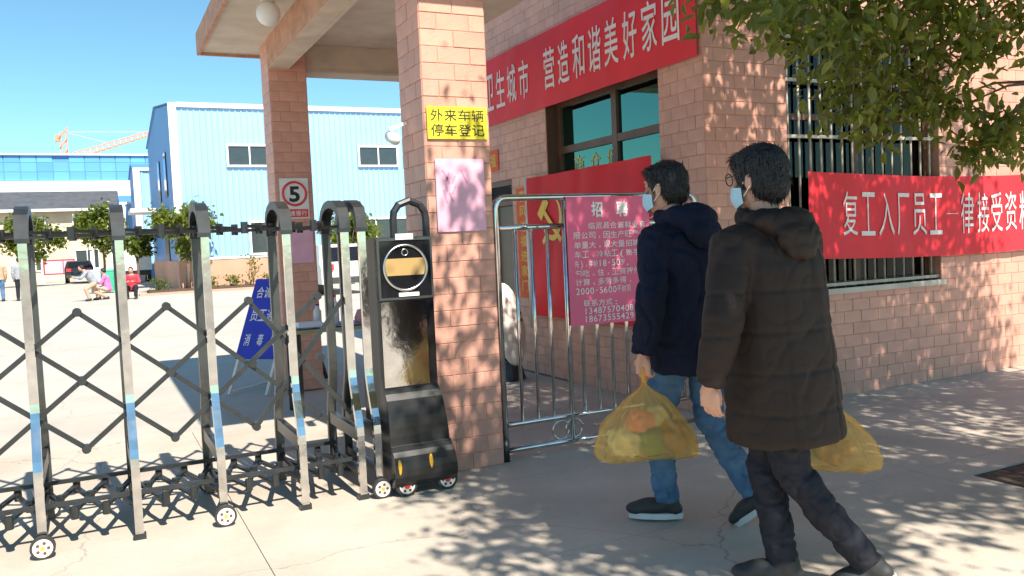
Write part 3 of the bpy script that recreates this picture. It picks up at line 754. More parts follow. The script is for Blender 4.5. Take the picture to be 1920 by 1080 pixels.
for (x, z) in ((1.45, .20), (1.635, .21)):
    MB().ball((x, 4.458, z-.02), (.013, .012, .045), 12).build('reflector', 'amber', dh, smooth=True)
hp = [(1.565, 4.70, 1.44), (1.565, 4.70, 1.56)]+[(1.665-.10*math.cos(R(a)), 4.70, 1.57+.10*math.sin(R(a))) for a in (20, 50, 90, 130, 160)]+[(1.765, 4.70, 1.56), (1.765, 4.70, 1.44)]
hb = MB(); hb.tube(hp, [(.022, .03)]*len(hp), 8); hb.build('handle', 'dark_metal', dh)
for x in (1.50, 1.745):
    for yy in (4.52, 4.90):
        if x > 1.7 and yy > 4.6: yy = 4.74
        w = MB().tube([(x, yy-.022, .062), (x, yy+.022, .062)], .062, 22).build('wheel', 'rubber', dh)
        MB().disc((x, yy, .062), (0,1,0), .046, .05, 18).build('hub', 'cream', w)
        MB().disc((x, yy, .062), (0,1,0), .018, .056, 10).build('hub_cap', 'signred', w)
        for k in range(6):
            a = math.pi*k/3; MB().disc((x+.031*math.cos(a), yy, .062+.031*math.sin(a)), (0,1,0), .008, .053, 8).build('hub_hole', 'rubber', w)

# ------------------------------------------------------------------ table and folding board behind the gate
tb = thing('folding_table', (1.9, 7.4, 0), 'small folding table with dark legs behind the gate', 'table')
MB().box((1.43, 7.1, .715), (2.35, 7.68, .745)).build('table_top', 'tablegreen', tb)
for x in (1.50, 2.28):
    for y in (7.16, 7.60): MB().bar((x, y, 0), (x, y, .715), .035, .035).build('leg', 'dark_metal', tb)
cl = MB()
for i in range(25):
    for j in range(13): cl.v.append((1.47+.80*i/24, 7.14+.48*j/12, .750+.004*noise.noise(Vector((i*.7, j*.7, 0)))+.004))
for i in range(24):
    for j in range(12): a = i*13+j; cl.f.append((a, a+13, a+14, a+1))
tag(cl.build('table_cover', 'lilac', smooth=True), 'lilac patterned cover spread on the folding table', 'cover')
def bottle(x, y, z, h, r, material, capm, label):
    o = thing('bottle', (x, y, z), label, 'bottle', 'bottles on the folding table')
    MB().rings([(x, y, z, r, r, 0), (x, y, z+h*.66, r, r, 0), (x, y, z+h*.8, r*.4, r*.4, 0), (x, y, z+h*.92, r*.4, r*.4, 0)], 14).build('body', material, o, smooth=True)
    MB().disc((x, y, z+h*.965), (0,0,1), r*.46, h*.09, 12).build('cap', capm, o)
bottle(1.86, 7.30, .757, .26, .035, 'white', 'signred', 'white bottle with red cap on the folding table')
bottle(1.98, 7.42, .757, .22, .04, 'packwhite', 'white', 'cream bottle with white cap on the folding table')
bottle(1.74, 7.45, .757, .18, .035, 'cream', 'blueboard', 'short bottle with blue cap on the folding table')
tag(MB().box((1.52, 7.2, .757), (1.72, 7.34, .80)).build('paper_stack', 'white'), 'stack of white papers on the folding table', 'papers')
tag(MB().rings([(2.13, 7.32, .757, .09, .07, .3), (2.13, 7.32, .80, .10, .08, .3), (2.13, 7.32, .87, .07, .05, .3)], 16).build('cloth_bundle', 'packpink', smooth=True), 'pinkish bundle at the end of the folding table', 'bundle')
ab = thing('folding_board', (1.5, 8.9, 0), 'blue folding notice board with white characters behind the gate', 'board')
A = Vector((1.14, 8.87, 0)); B = Vector((1.447, 8.536, 0)); bd = (B-A).normalized(); back = Vector((.74, .68, 0)).normalized()
def bp(u, z, off=0): return A+(B-A)*u+back*(.53*z)+Vector((0,0,z))+(back*-1+Vector((0,0,.53))).normalized()*off
for u in (0.0, 1.0): MB().bar(bp(u, 0), bp(u, 1.13), .03, .03).build('leg', 'cream', ab)
for u in (0.0, 1.0):
    q = bp(u, 1.12); e = A+(B-A)*u+back*1.05; MB().bar(q, e, .03, .03).build('leg', 'dark_metal', ab)
MB().bar(bp(0, .02)+back*.0, A+back*1.05+Vector((0,0,.02)), .02, .02).build('spreader', 'cream', ab)
pn = MB(); e0, e1 = -.06, 1.06
for off in (.018, .030):
    for (u, z) in ((e0, .33), (e1, .33), (e1, 1.12), (e0, 1.12)): pn.v.append(tuple(bp(u, z, off)))
pn.f = [(3,2,1,0), (4,5,6,7), (0,1,5,4), (1,2,6,5), (2,3,7,6), (3,0,4,7)]
pn.build('panel', 'blueboard', ab)
upv = (back*.53+Vector((0,0,1))).normalized(); nv = bd.cross(upv)
AXB = Matrix((bd, upv, nv)).transposed()
for s_, z in (('合诚鞋业', .98), ('员工通道', .75), ('消 毒 处', .51)):
    text(s_, bp(.5, z, .034), .40, .13, AXB, 'letter', ab, bold=.01)

# ------------------------------------------------------------------ warehouse and yard buildings
wh = thing('blue_warehouse', (14, 46, 0), 'large pale blue ribbed warehouse with salmon plinth and white trim', 'warehouse')
WX, WY, WZ = 3.25, 38.0, 7.75
def corrug(p0, u, n, length, z0, z1, pitch=.24, dep=.035):
    mb = MB(); p0, u, n = Vector(p0), Vector(u), Vector(n); t = 0; prof_ = []
    while t < length:
        for (a, d) in ((0, 0), (.62, 0), (.72, 1), (.90, 1)): prof_.append((t+a*pitch, d*dep))
        t += pitch
    prof_ = [q for q in prof_ if q[0] < length]+[(length, 0)]
    for (a, d) in prof_:
        for z in (z0, z1): mb.v.append(tuple(p0+u*a+n*d+Vector((0,0,z))))
    for i in range(len(prof_)-1): mb.f.append((2*i, 2*i+2, 2*i+3, 2*i+1))
    return mb
corrug((WX, WY, 0), (1,0,0), (0,-1,0), 26, 1.25, WZ).build('front_cladding', 'blue_clad', wh, recalc=False)
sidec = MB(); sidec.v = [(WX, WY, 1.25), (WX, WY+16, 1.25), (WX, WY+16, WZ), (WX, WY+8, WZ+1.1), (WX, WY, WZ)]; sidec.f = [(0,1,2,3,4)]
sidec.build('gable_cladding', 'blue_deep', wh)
MB().box((WX-.06, WY-.06, 0), (WX+26, WY+16, 1.25)).build('plinth', 'salmon', wh)
MB().box((WX-.06, WY-.09, 1.25), (WX+26, WY-.061, 1.35)).build('plinth_cap', 'white', wh)
MB().box((WX-.10, WY-.12, 1.36), (WX+.22, WY-.04, WZ+.08)).build('corner_trim', 'white', wh)
MB().box((WX+.22, WY-.12, WZ-.10), (WX+26, WY-.04, WZ+.10)).build('eave_trim', 'white', wh)
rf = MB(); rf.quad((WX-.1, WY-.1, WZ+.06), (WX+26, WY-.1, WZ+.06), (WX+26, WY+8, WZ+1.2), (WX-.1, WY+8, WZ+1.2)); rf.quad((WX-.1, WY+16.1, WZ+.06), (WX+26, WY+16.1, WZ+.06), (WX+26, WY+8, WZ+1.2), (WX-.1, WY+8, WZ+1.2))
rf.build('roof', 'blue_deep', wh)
def window(par, x0, x1, z0, z1, y, n=2):
    f = MB(); fr_ = .09
    for a, b in (((x0-fr_, y-.10, z0-fr_), (x0, y, z1+fr_)), ((x1, y-.10, z0-fr_), (x1+fr_, y, z1+fr_)), ((x0, y-.10, z0-fr_), (x1, y, z0)), ((x0, y-.10, z1), (x1, y, z1+fr_))): f.box(a, b)
    for k in range(1, n): xm = x0+(x1-x0)*k/n; f.box((xm-.03, y-.09, z0), (xm+.03, y-.01, z1))
    f = f.build('window', 'white', par)
    for k in range(n):
        a = x0+(x1-x0)*k/n+.031; b = x0+(x1-x0)*(k+1)/n-.031
        MB().box((a, y-.045, z0), (b, y-.04, z1)).build('pane', 'dark_pane', f)
M['dark_pane'] = mat('dark_pane', (.035, .045, .05), .12, 0, spec=.8)
for x in (5.45, 11.2, 16.9, 22.7): window(wh, x, x+1.75, 5.25, 6.05, WY-.03)
window(wh, 6.2, 8.6, 1.45, 2.75, WY-.03, 3)
window(wh, 11.0, 13.4, 1.45, 2.75, WY-.03, 3)
for y in (41.5, 45.5):
    MB().box((WX-.06, y, 4.2), (WX-.01, y+1.2, 6.2)).build('side_window', 'dark_pane', wh)
cn = MB(); cn.box((WX-1.6, 42.3, 3.55), (WX-.02, 45.0, 3.72)); cn.build('door_canopy', 'white', wh)
MB().box((WX-.05, 42.6, 0), (WX-.061+.03, 44.6, 3.0)).build('side_door', 'grey_metal', wh)
# planting strip with kerb before the warehouse
kb = MB(); kb.box((1.5, 35.2, -.01), (30, 36.0, .06)); struct(kb.build('paved_strip', 'paving'))
kb = MB(); kb.box((1.9, 36.0, -.01), (30, 37.9, .12)); struct(kb.build('planting_bed', 'soil'))

def shed(name, x, y, w, d, h, label, matn):
    o = thing(name, (x+w/2, y+d/2, 0), label, 'shed')
    corrug((x, y, 0), (1,0,0), (0,-1,0), w, 0, h, .5, .05).build('front_cladding', matn, o, recalc=False)
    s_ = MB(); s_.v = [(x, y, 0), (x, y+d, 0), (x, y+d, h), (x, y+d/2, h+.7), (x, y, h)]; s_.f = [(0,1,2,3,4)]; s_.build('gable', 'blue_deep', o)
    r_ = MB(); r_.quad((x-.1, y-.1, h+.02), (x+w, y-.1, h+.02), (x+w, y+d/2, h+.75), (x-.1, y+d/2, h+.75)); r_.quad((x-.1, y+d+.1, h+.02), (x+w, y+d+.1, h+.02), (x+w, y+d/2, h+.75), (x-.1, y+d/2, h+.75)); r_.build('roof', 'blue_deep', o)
    MB().box((x-.12, y-.15, 0), (x+.28, y-.06, h+.1)).build('corner_trim', 'white', o)
    MB().box((x+.28, y-.15, h-.08), (x+w, y-.06, h+.1)).build('eave_trim', 'white', o)
shed('blue_shed', 2.75, 60, 12, 8, 7.2, 'blue shed with white corner trim behind the warehouse', 'blue_clad')
shed('blue_shed', 2.1, 69.5, 12, 5, 5.6, 'lowest and farthest blue shed beside the cream building', 'blue_clad')
# cream building with dark roof
cb = thing('cream_building', (-14, 78, 0), 'long cream building with dark pitched roof at the end of the yard', 'building')
MB().box((-32, 75, 0), (1.9, 83, 5.6)).build('wall', 'cream_wall', cb)
r_ = MB(); r_.quad((-32.5, 74.3, 5.55), (2.2, 74.3, 5.55), (2.2, 79, 7.25), (-32.5, 79, 7.25)); r_.quad((-32.5, 83.7, 5.55), (2.2, 83.7, 5.55), (2.2, 79, 7.25), (-32.5, 79, 7.25)); r_.build('roof', 'darkroof', cb)
MB().box((-32.5, 74.2, 5.38), (2.2, 74.3, 5.58)).build('gutter', 'white', cb)
for k in range(9):
    x = -30+3.6*k
    window(cb, x, x+1.6, 3.4, 4.9, 74.99, 2)
    window(cb, x, x+1.6, .9, 2.3, 74.99, 2)
for x in (-.2, 1.2): MB().box((x, 74.8, 0), (x+.3, 74.985, 5.3)).build('pilaster', 'white', cb)
# building with blue panels behind
bb = thing('blue_glass_building', (-12, 90, 0), 'far building with blue panelled upper storey and white band', 'building')
MB().box((-40, 86, 0), (14, 98, 8.7)).build('wall', 'white', bb)
pm = MB().box((-.60, -.03, -.40), (.60, .03, .40)).mesh('panel', 'bluepanel')
MB().box((-40, 86.3, 8.7), (14, 98, 11.0)).build('upper_wall', 'blue_deep', bb)
for i in range(34):
    for j in range(3):
        x = -30+1.27*i
        if abs(x+1.8) < .5 and j == 2: continue
        p_ = bpy.data.objects.new('panel', pm); COL.objects.link(p_); p_.parent = bb; p_.location = Vector((x, 86.24, 9.13+.77*j*1.07))-bb.location
MB().box((-40, 86.0, 11.0), (14, 86.4, 11.15)).build('parapet_cap', 'white', bb)
# tower crane
cr = thing('tower_crane', (-2.7, 140, 0), 'orange tower crane far behind the roofs', 'crane')
ms = MB(); mx0 = -2.75
for sx in (-.6, .6):
    for sy in (-.6, .6): ms.bar((mx0+sx, 140+sy, 0), (mx0+sx*.6, 140+sy*.6, 20.4), .16, .16)
z = 0
while z < 20:
    for sy in (-.6, .6): ms.bar((mx0-.6, 140+sy, z), (mx0+.6, 140+sy, z+1.5), .12, .12)
    z += 1.5
ms.build('mast', 'craneor', cr)
jb = MB(); J0 = Vector((mx0+1, 140, 16.8)); J1 = Vector((9.6, 140, 20.6))
for off in ((0, 0, .5), (0, -.5, -.4), (0, .5, -.4)): jb.bar(J0+Vector(off), J1+Vector(off)*.6, .16, .16)
for k in range(14):
    a = J0.lerp(J1, k/14); b = J0.lerp(J1, (k+1)/14); jb.bar(a+Vector((0, 0, .5)), b+Vector((0, -.5, -.4)), .1, .1); jb.bar(a+Vector((0, -.5, -.4)), a+Vector((0, 0, .5)), .1, .1)
jb.build('jib', 'craneor', cr)
cbx = MB(); cbx.bar((mx0, 140, 20.4), J0.lerp(J1, .45)+Vector((0, 0, .3)), .05, .05); cbx.bar((mx0, 140, 20.4), J1, .05, .05); cbx.build('stay_cable', 'craneor', cr)
MB().box((mx0-1.1, 139.6, 19.0), (mx0-.4, 140.4, 19.9)).build('cab', 'craneor', cr)
# notice board
nb_ = thing('notice_board', (-2.3, 70, 0), 'pink and white notice board on posts before the cream building', 'notice board')
for x in (-3.35, -1.15): MB().box((x-.06, 69.95, 0), (x+.06, 70.07, 1.75)).build('post', 'white', nb_)
MB().box((-3.28, 69.97, .55), (-1.22, 70.03, 1.65)).build('frame', 'signred', nb_)
MB().box((-3.18, 69.955, .65), (-2.02, 69.968, 1.55)).build('poster_panel', 'palepink', nb_)
MB().box((-1.96, 69.955, .65), (-1.32, 69.968, 1.55)).build('poster_panel', 'palepink', nb_)

# vehicles
def wheelset(o, pts, r, w):
    for (x, y) in pts:
        t_ = MB().tube([(x-w/2, y, r), (x+w/2, y, r)], r, 18).build('wheel', 'rubber', o)
        MB().disc((x, y, r), (1,0,0), r*.6, w+.02, 14).build('rim', 'steel_satin', t_)
def car(name, x, y, material, label, L=4.4, W=1.75, H=1.5):
    """rear towards the gate (-Y)"""
    o = thing(name, (x, y, 0), label, 'car'); h = W/2
    side = [(-L/2, .35), (-L/2+.05, .85), (-L/2+.22, 1.0), (-L/2+.65, H-.05), (-L/2+1.0, H), (.55, H), (1.15, 1.0), (L/2-.15, .85), (L/2, .6), (L/2, .35)]
    mb = MB(); n = len(side)
    for s_ in (-1, 1):
        for (yy, zz) in side: mb.v.append((x+s_*(h-(.16 if zz > 1.05 else 0)), y+yy, zz))
    mb.f = [tuple(range(n)), tuple(range(2*n-1, n-1, -1))]+[(i, n+i, n+(i+1) % n, (i+1) % n) for i in range(n)]
    mb.build('body', material, o)
    MB().quad((x-.66, y-L/2+.24, 1.05), (x+.66, y-L/2+.24, 1.05), (x+.60, y-L/2+.60, H-.09), (x-.60, y-L/2+.60, H-.09)).build('rear_window', 'black_gloss', o)
    for s_ in (-1, 1):
        q = [(x+s_*(h-.02), y-.9, 1.02), (x+s_*(h-.02), y+.85, 1.02), (x+s_*(h-.14), y+.5, H-.1), (x+s_*(h-.14), y-.9, H-.1)]
        MB().quad(*q).build('side_window', 'black_gloss', o)
        MB().box((x+s_*.62-.14, y-L/2-.02, .78), (x+s_*.62+.14, y-L/2+.06, .98)).build('tail_light', 'signred', o)
    MB().box((x-.8, y-L/2-.06, .36), (x+.8, y-L/2-.005, .56)).build('bumper', 'grey_metal', o)
    wheelset(o, [(x+s_*(h-.1), y+yy) for s_ in (-1, 1) for yy in (-1.35, 1.35)], .32, .2)
car('parked_car', 7.25, 28.6, 'white', 'white parked car seen between the last folded gate frames', H=1.6)
car('parked_car', -.9, 66, 'black', 'dark parked car beside the notice board')
tk = thing('small_truck', (2.3, 57, 0), 'small white box truck parked beside the blue sheds', 'truck')
MB().box((1.65, 55.6, .75), (3.15, 58.0, 2.9)).build('cargo_box', 'white', tk)
MB().box((1.72, 58.05, .5), (3.08, 59.4, 2.1)).build('cab', 'white', tk)
MB().box((1.7, 55.55, .45), (3.1, 58.0, .74)).build('chassis', 'dark_metal', tk)
MB().box((1.75, 55.585, 1.0), (2.38, 55.598, 2.7)).build('rear_door', 'cream', tk); MB().box((2.42, 55.585, 1.0), (3.05, 55.598, 2.7)).build('rear_door', 'cream', tk)
wheelset(tk, [(1.8, 56.2), (3.0, 56.2), (1.8, 58.8), (3.0, 58.8)], .34, .2)
def bin_(x, y, material, label):
    o = thing('wheeled_bin', (x, y, 0), label, 'bin')
    MB().rings([(x, y, .06, .22, .24, 0), (x, y, .95, .28, .32, 0)], 16, 5).build('bin_body', material, o)
    MB().rings([(x, y, .955, .30, .34, 0), (x, y, 1.03, .24, .28, 0)], 16, 5).build('lid', material, o)
bin_(.55, 41.2, 'green', 'green wheeled bin behind the crouching people'); bin_(.05, 41.5, 'mask', 'pale blue wheeled bin behind the crouching people')

# ------------------------------------------------------------------ foliage helpers
def leaf_geom(L=.09, W=.05):
    v = [(0,0,0), (W*.5, L*.45, .006), (0, L*.5, -.006), (-W*.5, L*.45, .006), (0, L, -.014), (W*.34, L*.18, .002), (-W*.34, L*.18, .002), (W*.30, L*.78, -.002), (-W*.30, L*.78, -.002)]
    f = [(0,5,2), (5,1,2), (1,7,2), (7,4,2), (0,2,6), (6,2,3), (3,2,8), (8,2,4)]
    return v, f
def rand_rot(droop=.5):
    a = random.uniform(0, 2*math.pi); t = random.gauss(-droop, .5)
    return Matrix.Rotation(a, 3, 'Z') @ Matrix.Rotation(t, 3, 'X') @ Matrix.Rotation(random.gauss(0, .6), 3, 'Y')
def add_leaf(mb, p, rot, s, simple=False):
    if simple: v, f = [(0,0,0), (.028, .04, 0), (0, .09, -.01), (-.028, .04, 0)], [(0,1,2,3)]
    else: v, f = leaf_geom()
    b = len(mb.v); mb.v += [tuple(Vector(p)+rot @ (Vector(q)*s)) for q in v]; mb.f += [tuple(b+k for k in t) for t in f]
def small_tree(name, x, y, h, cr_r, label, trunk_h=None, nl=1500, group='trees in the factory yard', ls=2.6):
    o = thing(name, (x, y, 0), label, 'tree', group)
    th = trunk_h or h*.45; t = MB()
    t.tube([(x, y, 0), (x+.04, y, th*.6), (x, y+.05, th), (x+.05, y, h*.8)], [.10, .075, .06, .02], 8)
    for k in range(6):
        a = k*1.05+random.random(); t.tube([(x, y, th*(.75+.05*k)), (x+cr_r*.55*math.cos(a), y+cr_r*.55*math.sin(a), th+(h-th)*random.uniform(.3, .7))], [.035, .012], 6)
    t.build('trunk', 'bark', o, smooth=True)
    c = MB(); cl_ = []
    for k in range(15):
        d = Vector((random.gauss(0, 1), random.gauss(0, 1), random.gauss(0, 1))).normalized()*random.uniform(.3, 1.15)
        cl_.append(Vector((x+d.x*cr_r*.85, y+d.y*cr_r*.85, (th*.8+h)/2+d.z*(h-th*.8)/2*.85)))
    for k in range(int(nl*2.2)):
        q = random.choice(cl_); add_leaf(c, q+Vector((random.gauss(0, .22), random.gauss(0, .22), random.gauss(0, .2)))*cr_r*.9, rand_rot(), random.uniform(.7, 1.2)*ls, True)
    tag(c.build('crown', 'leaf', o, recalc=False), kind='stuff')
small_tree('yard_tree', 3.45, 37.2, 3.9, 1.15, 'young tree in front of the warehouse corner')
small_tree('yard_tree', -3.4, 60, 5.2, 1.6, 'tree behind the second gate post before the cream building', nl=1300, ls=3.5)
small_tree('yard_tree', .6, 60, 5.0, 1.5, 'tree to the left of the small truck', nl=1300, ls=3.5)
small_tree('yard_tree', -6.2, 58, 4.6, 1.6, 'leftmost bushy tree by the cream building', nl=1300, ls=3.5)
small_tree('yard_tree', 2.2, 52, 3.4, .9, 'small tree beside the small truck', nl=900, ls=3)
small_tree('yard_tree', 9.6, 34.5, 3.5, 1.1, 'tree behind the white parked car', nl=1200)
def shrub(x, y, h, r, label):
    o = thing('shrub', (x, y, .1), label, 'shrub', 'shrubs in the planting bed')
    st = MB()
    for k in range(5): st.tube([(x, y, .1), (x+random.uniform(-r, r)*.6, y+random.uniform(-r, r)*.5, .1+h*.8)], [.012, .005], 5)
    st.build('stem', 'bark', o)
    c = MB()
    for k in range(160): add_leaf(c, (x+random.gauss(0, r*.5), y+random.gauss(0, r*.4), .12+h*random.random()), rand_rot(), random.uniform(1, 1.8), True)
    tag(c.build('foliage', 'leaf', o, recalc=False), kind='stuff')
for (x, h, lab) in ((2.3, .5, 'low shrub at the left end of the planting bed'), (4.3, .45, 'low shrub just right of the warehouse corner'), (5.2, .5, 'second low shrub right of the warehouse corner'), (6.0, 1.3, 'tall thin shrub behind the blue board'), (6.6, .45, 'low shrub right of the tall thin shrub')):
    shrub(x, 36.9, h, .35 if h < 1 else .3, lab)

# ------------------------------------------------------------------ street tree
stt = thing('street_tree', (4.8, 2.6, 0), 'broad leafy street tree whose low branches hang over the pavement', 'tree')
tr_ = MB()
tr_.tube([(4.8, 2.6, -.05), (4.83, 2.58, .6), (4.78, 2.55, 1.5), (4.82, 2.45, 2.4), (4.85, 2.3, 3.2)], [.19, .15, .135, .13, .11], 14)
tr_.build('trunk', 'bark', stt, smooth=True)
CC, CR = Vector((5.08, 1.45, 4.45)), Vector((2.85, 2.65, 1.35))
limbs = MB(); clumps = []
for k in range(380):
    while True:
        d = Vector((random.uniform(-1, 1), random.uniform(-1, 1), random.uniform(-1, 1)))
        if d.length < 1: break
    d = d.normalized()*(d.length**.6)
    clumps.append((CC+Vector((d.x*CR.x, d.y*CR.y, d.z*CR.z)), .36, 120))
for k in range(120):  # crown lobe out of view, added to extend the shade over the near pavement
    d = Vector((random.gauss(0, .45), random.gauss(0, .45), random.gauss(0, .45)))
    clumps.append((Vector((2.98+d.x*.75, -.15+d.y*.85, 4.2+d.z*.7)), .33, 110))
limbs.tube([(4.82, 2.4, 2.7), (3.9, 1.1, 3.9), (2.9, -.2, 4.2)], [.06, .04, .012], 7)
for k in range(16):
    a = 2*math.pi*k/16; e = CC+Vector((math.cos(a)*CR.x*.8, math.sin(a)*CR.y*.8, random.uniform(-.6, .8)))
    s0 = Vector((4.82, 2.4, 2.3+.06*k)); md = s0.lerp(e, .5)+Vector((0, 0, .25)); limbs.tube([s0, md, e], [.06, .035, .012], 7)
# low hanging branches seen in the picture: (pixel, distance Y) -> point in front of the wall
low = [(1350,-20,3.3),(1400,10,3.3),(1450,-5,3.4),(1480,30,3.5),(1530,20,3.6),(1540,75,3.6),(1590,50,3.6),(1500,60,3.5),(1640,90,3.7),(1620,150,3.8),(1680,140,3.7),(1600,200,3.8),(1660,215,3.9),(1720,200,3.8),(1700,60,3.6),(1760,30,3.5),(1780,120,3.7),(1760,190,3.8),(1820,40,3.4),(1870,20,3.3),(1900,60,3.3),(1850,90,3.4),(1640,20,3.5),(1580,-10,3.4),(1760,-20,3.3),(1850,255,3.7),(1830,280,3.7),(1880,245,3.6),(1910,265,3.6),(1690,10,3.6),(1560,120,3.7),(1790,70,3.5),(1910,10,3.2),(1740,150,3.8),(1570,160,3.8),(1640,235,3.9),(1800,200,3.75),(1900,215,3.6)]
lowpts = []
for (x, y, Y) in low:
    p = atY(x, y, Y+random.uniform(-.15, .15)); lowpts.append(p); clumps.append((p, .165, 78))
hub = [atY(1950, -120, 3.3), atY(1800, -140, 3.4), atY(1600, -150, 3.4), atY(2000, 150, 3.5)]
for hb_ in hub: limbs.tube([(4.85, 2.35, 2.9), (Vector((4.85, 2.35, 2.9))+hb_)/2+Vector((0, 0, .15)), hb_], [.05, .035, .018], 7)
for p in lowpts:
    h0 = min(hub, key=lambda q: (q-p).length); limbs.tube([h0, h0.lerp(p, .55)+Vector((0, 0, .06)), p], [.014, .009, .004], 5)
limbs.build('branches', 'bark', stt, smooth=True)
leaves = []; 
for (c, sp, n) in clumps:
    for k in range(n):
        d = Vector((random.gauss(0, 1), random.gauss(0, 1), random.gauss(0, .8)))*sp*.62
        leaves.append((c+d, rand_rot(.55), random.uniform(.55, 1.2)))
vis = []
for i, (p, r_, s_) in enumerate(leaves):
    x, y, k = proj(p)
    if k > .3 and 1250 < x < 1925 and -10 < y < 330: vis.append((k/s_, i))
vis.sort(); pick = set(i for _, i in vis[:300])
crown = MB()
for i, (p, r_, s_) in enumerate(leaves):
    if i not in pick: add_leaf(crown, p, r_, s_)
crown = tag(crown.build('crown', 'leaf', stt, recalc=False), kind='stuff')
lm = MB(); lm.v, lm.f = leaf_geom(); lm = lm.mesh('leaf', 'leaf', recalc=False)
for i in pick:
    p, r_, s_ = leaves[i]; l = bpy.data.objects.new('leaf', lm); COL.objects.link(l); l.parent = crown
    mm = (r_ @ Matrix.Scale(s_, 3)).to_4x4(); mm.translation = p-stt.location; l.matrix_local = mm

# ------------------------------------------------------------------ people
def remesh(mb, name, material, parent, vox, smooth_it=3, disp=None):
    o = mb.build(name, None, parent)
    bm = bmesh.new(); bm.from_mesh(o.data); bmesh.ops.recalc_face_normals(bm, faces=bm.faces); bm.to_mesh(o.data); bm.free()
    md = o.modifiers.new('r', 'REMESH'); md.mode = 'VOXEL'; md.voxel_size = vox; md.use_smooth_shade = True
    sm = o.modifiers.new('s', 'SMOOTH'); sm.iterations = smooth_it; sm.factor = .5
    bpy.context.view_layer.update()
    me = bpy.data.meshes.new_from_object(o.evaluated_get(bpy.context.evaluated_depsgraph_get()))
    o.modifiers.clear(); old = o.data; o.data = me; bpy.data.meshes.remove(old)
    if disp:
        org = root_of(o).location; vn = [v.normal.copy() for v in me.vertices]
        for v, n in zip(me.vertices, vn): v.co += n*disp(v.co+org)
    me.materials.clear(); me.materials.append(M[material])
    for p in me.polygons: p.use_smooth = True
    return o
def V(*a): return Vector(a)
def wrinkle(amp, sc=(9, 9, 6), ridges=None):
    def f(p):
        q = Vector((p.x*sc[0], p.y*sc[1], p.z*sc[2]))
        d = noise.noise(q)*amp+noise.noise(q*2.3+Vector((3, 1, 7)))*amp*.5
        d -= amp*1.1*max(0, 1-abs(noise.noise(q*.8+Vector((9, 2, 4))))*7)
        d -= amp*.6*max(0, 1-abs(noise.noise(q*1.7+Vector((1, 8, 2))))*8)
        if ridges: d += ridges(p)
        return d
    return f
def hand(mb, w, dirv, palm_n, curl=.5, L=.18):
    """palm and five fingers; w wrist, dirv pointing direction, palm_n palm normal"""
    d = dirv.normalized(); n = (palm_n-d*palm_n.dot(d)).normalized(); s_ = d.cross(n)
    c = w+d*.045
    mb.tube([w-d*.02, w+d*.02, w+d*.06, w+d*.09], [(.025, .02), (.036, .018), (.042, .016), (.040, .014)], 12)
    # orient tube ellipse is arbitrary; add palm ball for shape
    mt_ = Matrix((s_, d, n)).transposed(); mb.ball(c+d*.012, (.042, .055, .018), 12, mt_)
    for k, (off, ln) in enumerate(((-.032, .070), (-.011, .080), (.011, .075), (.031, .058))):
        b0 = w+d*.085+s_*off; a1 = d*math.cos(curl*.7)+n*math.sin(curl*.7); a2 = d*math.cos(curl*1.7)+n*math.sin(curl*1.7); a3 = d*math.cos(curl*2.5)+n*math.sin(curl*2.5)
        p1 = b0+a1*ln*.45; p2 = p1+a2*ln*.32; p3 = p2+a3*ln*.25
        mb.tube([b0-d*.02, b0, p1, p2, p3], [.009, .0095, .0088, .008, .006], 8)
    t0 = w+d*.03-s_*.034; t1 = t0+(d*.6-s_*.55+n*.45).normalized()*.035; t2 = t1+(d*.8-s_*.1+n*.5).normalized()*.03
    mb.tube([t0, t1, t2], [.012, .011, .008], 8)
def head(mb, c, az, tilt=0):
    """c = head centre, az = facing angle left of +Y; skull, jaw, nose, ears, neck are added by caller"""
    rt = Matrix.Rotation(az, 3, 'Z') @ Matrix.Rotation(tilt, 3, 'X')
    L_ = lambda x, y, z: c+rt @ Vector((x, y, z))
    mb.ball(L_(0, -.012, .025), (.076, .096, .098), 20, rt)
    mb.ball(L_(0, .022, -.045), (.058, .070, .075), 16, rt)
    mb.ball(L_(0, .055, -.085), (.034, .032, .028), 12, rt)                # chin
    mb.tube([L_(0, .086, .022), L_(0, .098, .0), L_(0, .114, -.024), L_(0, .094, -.036)], [.010, .012, .015, .012], 8)   # nose
    mb.ball(L_(0, .082, -.060), (.026, .014, .010), 10, rt)               # lips
    for s_ in (-1, 1):
        mb.ball(L_(s_*.030, .080, .022), (.017, .010, .010), 10, rt)
        mb.ball(L_(s_*.032, .078, .042), (.024, .012, .008), 10, rt)       # brow
        mb.ball(L_(s_*.077, -.004, -.008), (.012, .020, .034), 10, rt @ Matrix.Rotation(s_*.3, 3, 'Z'))  # ear
    return L_, rt
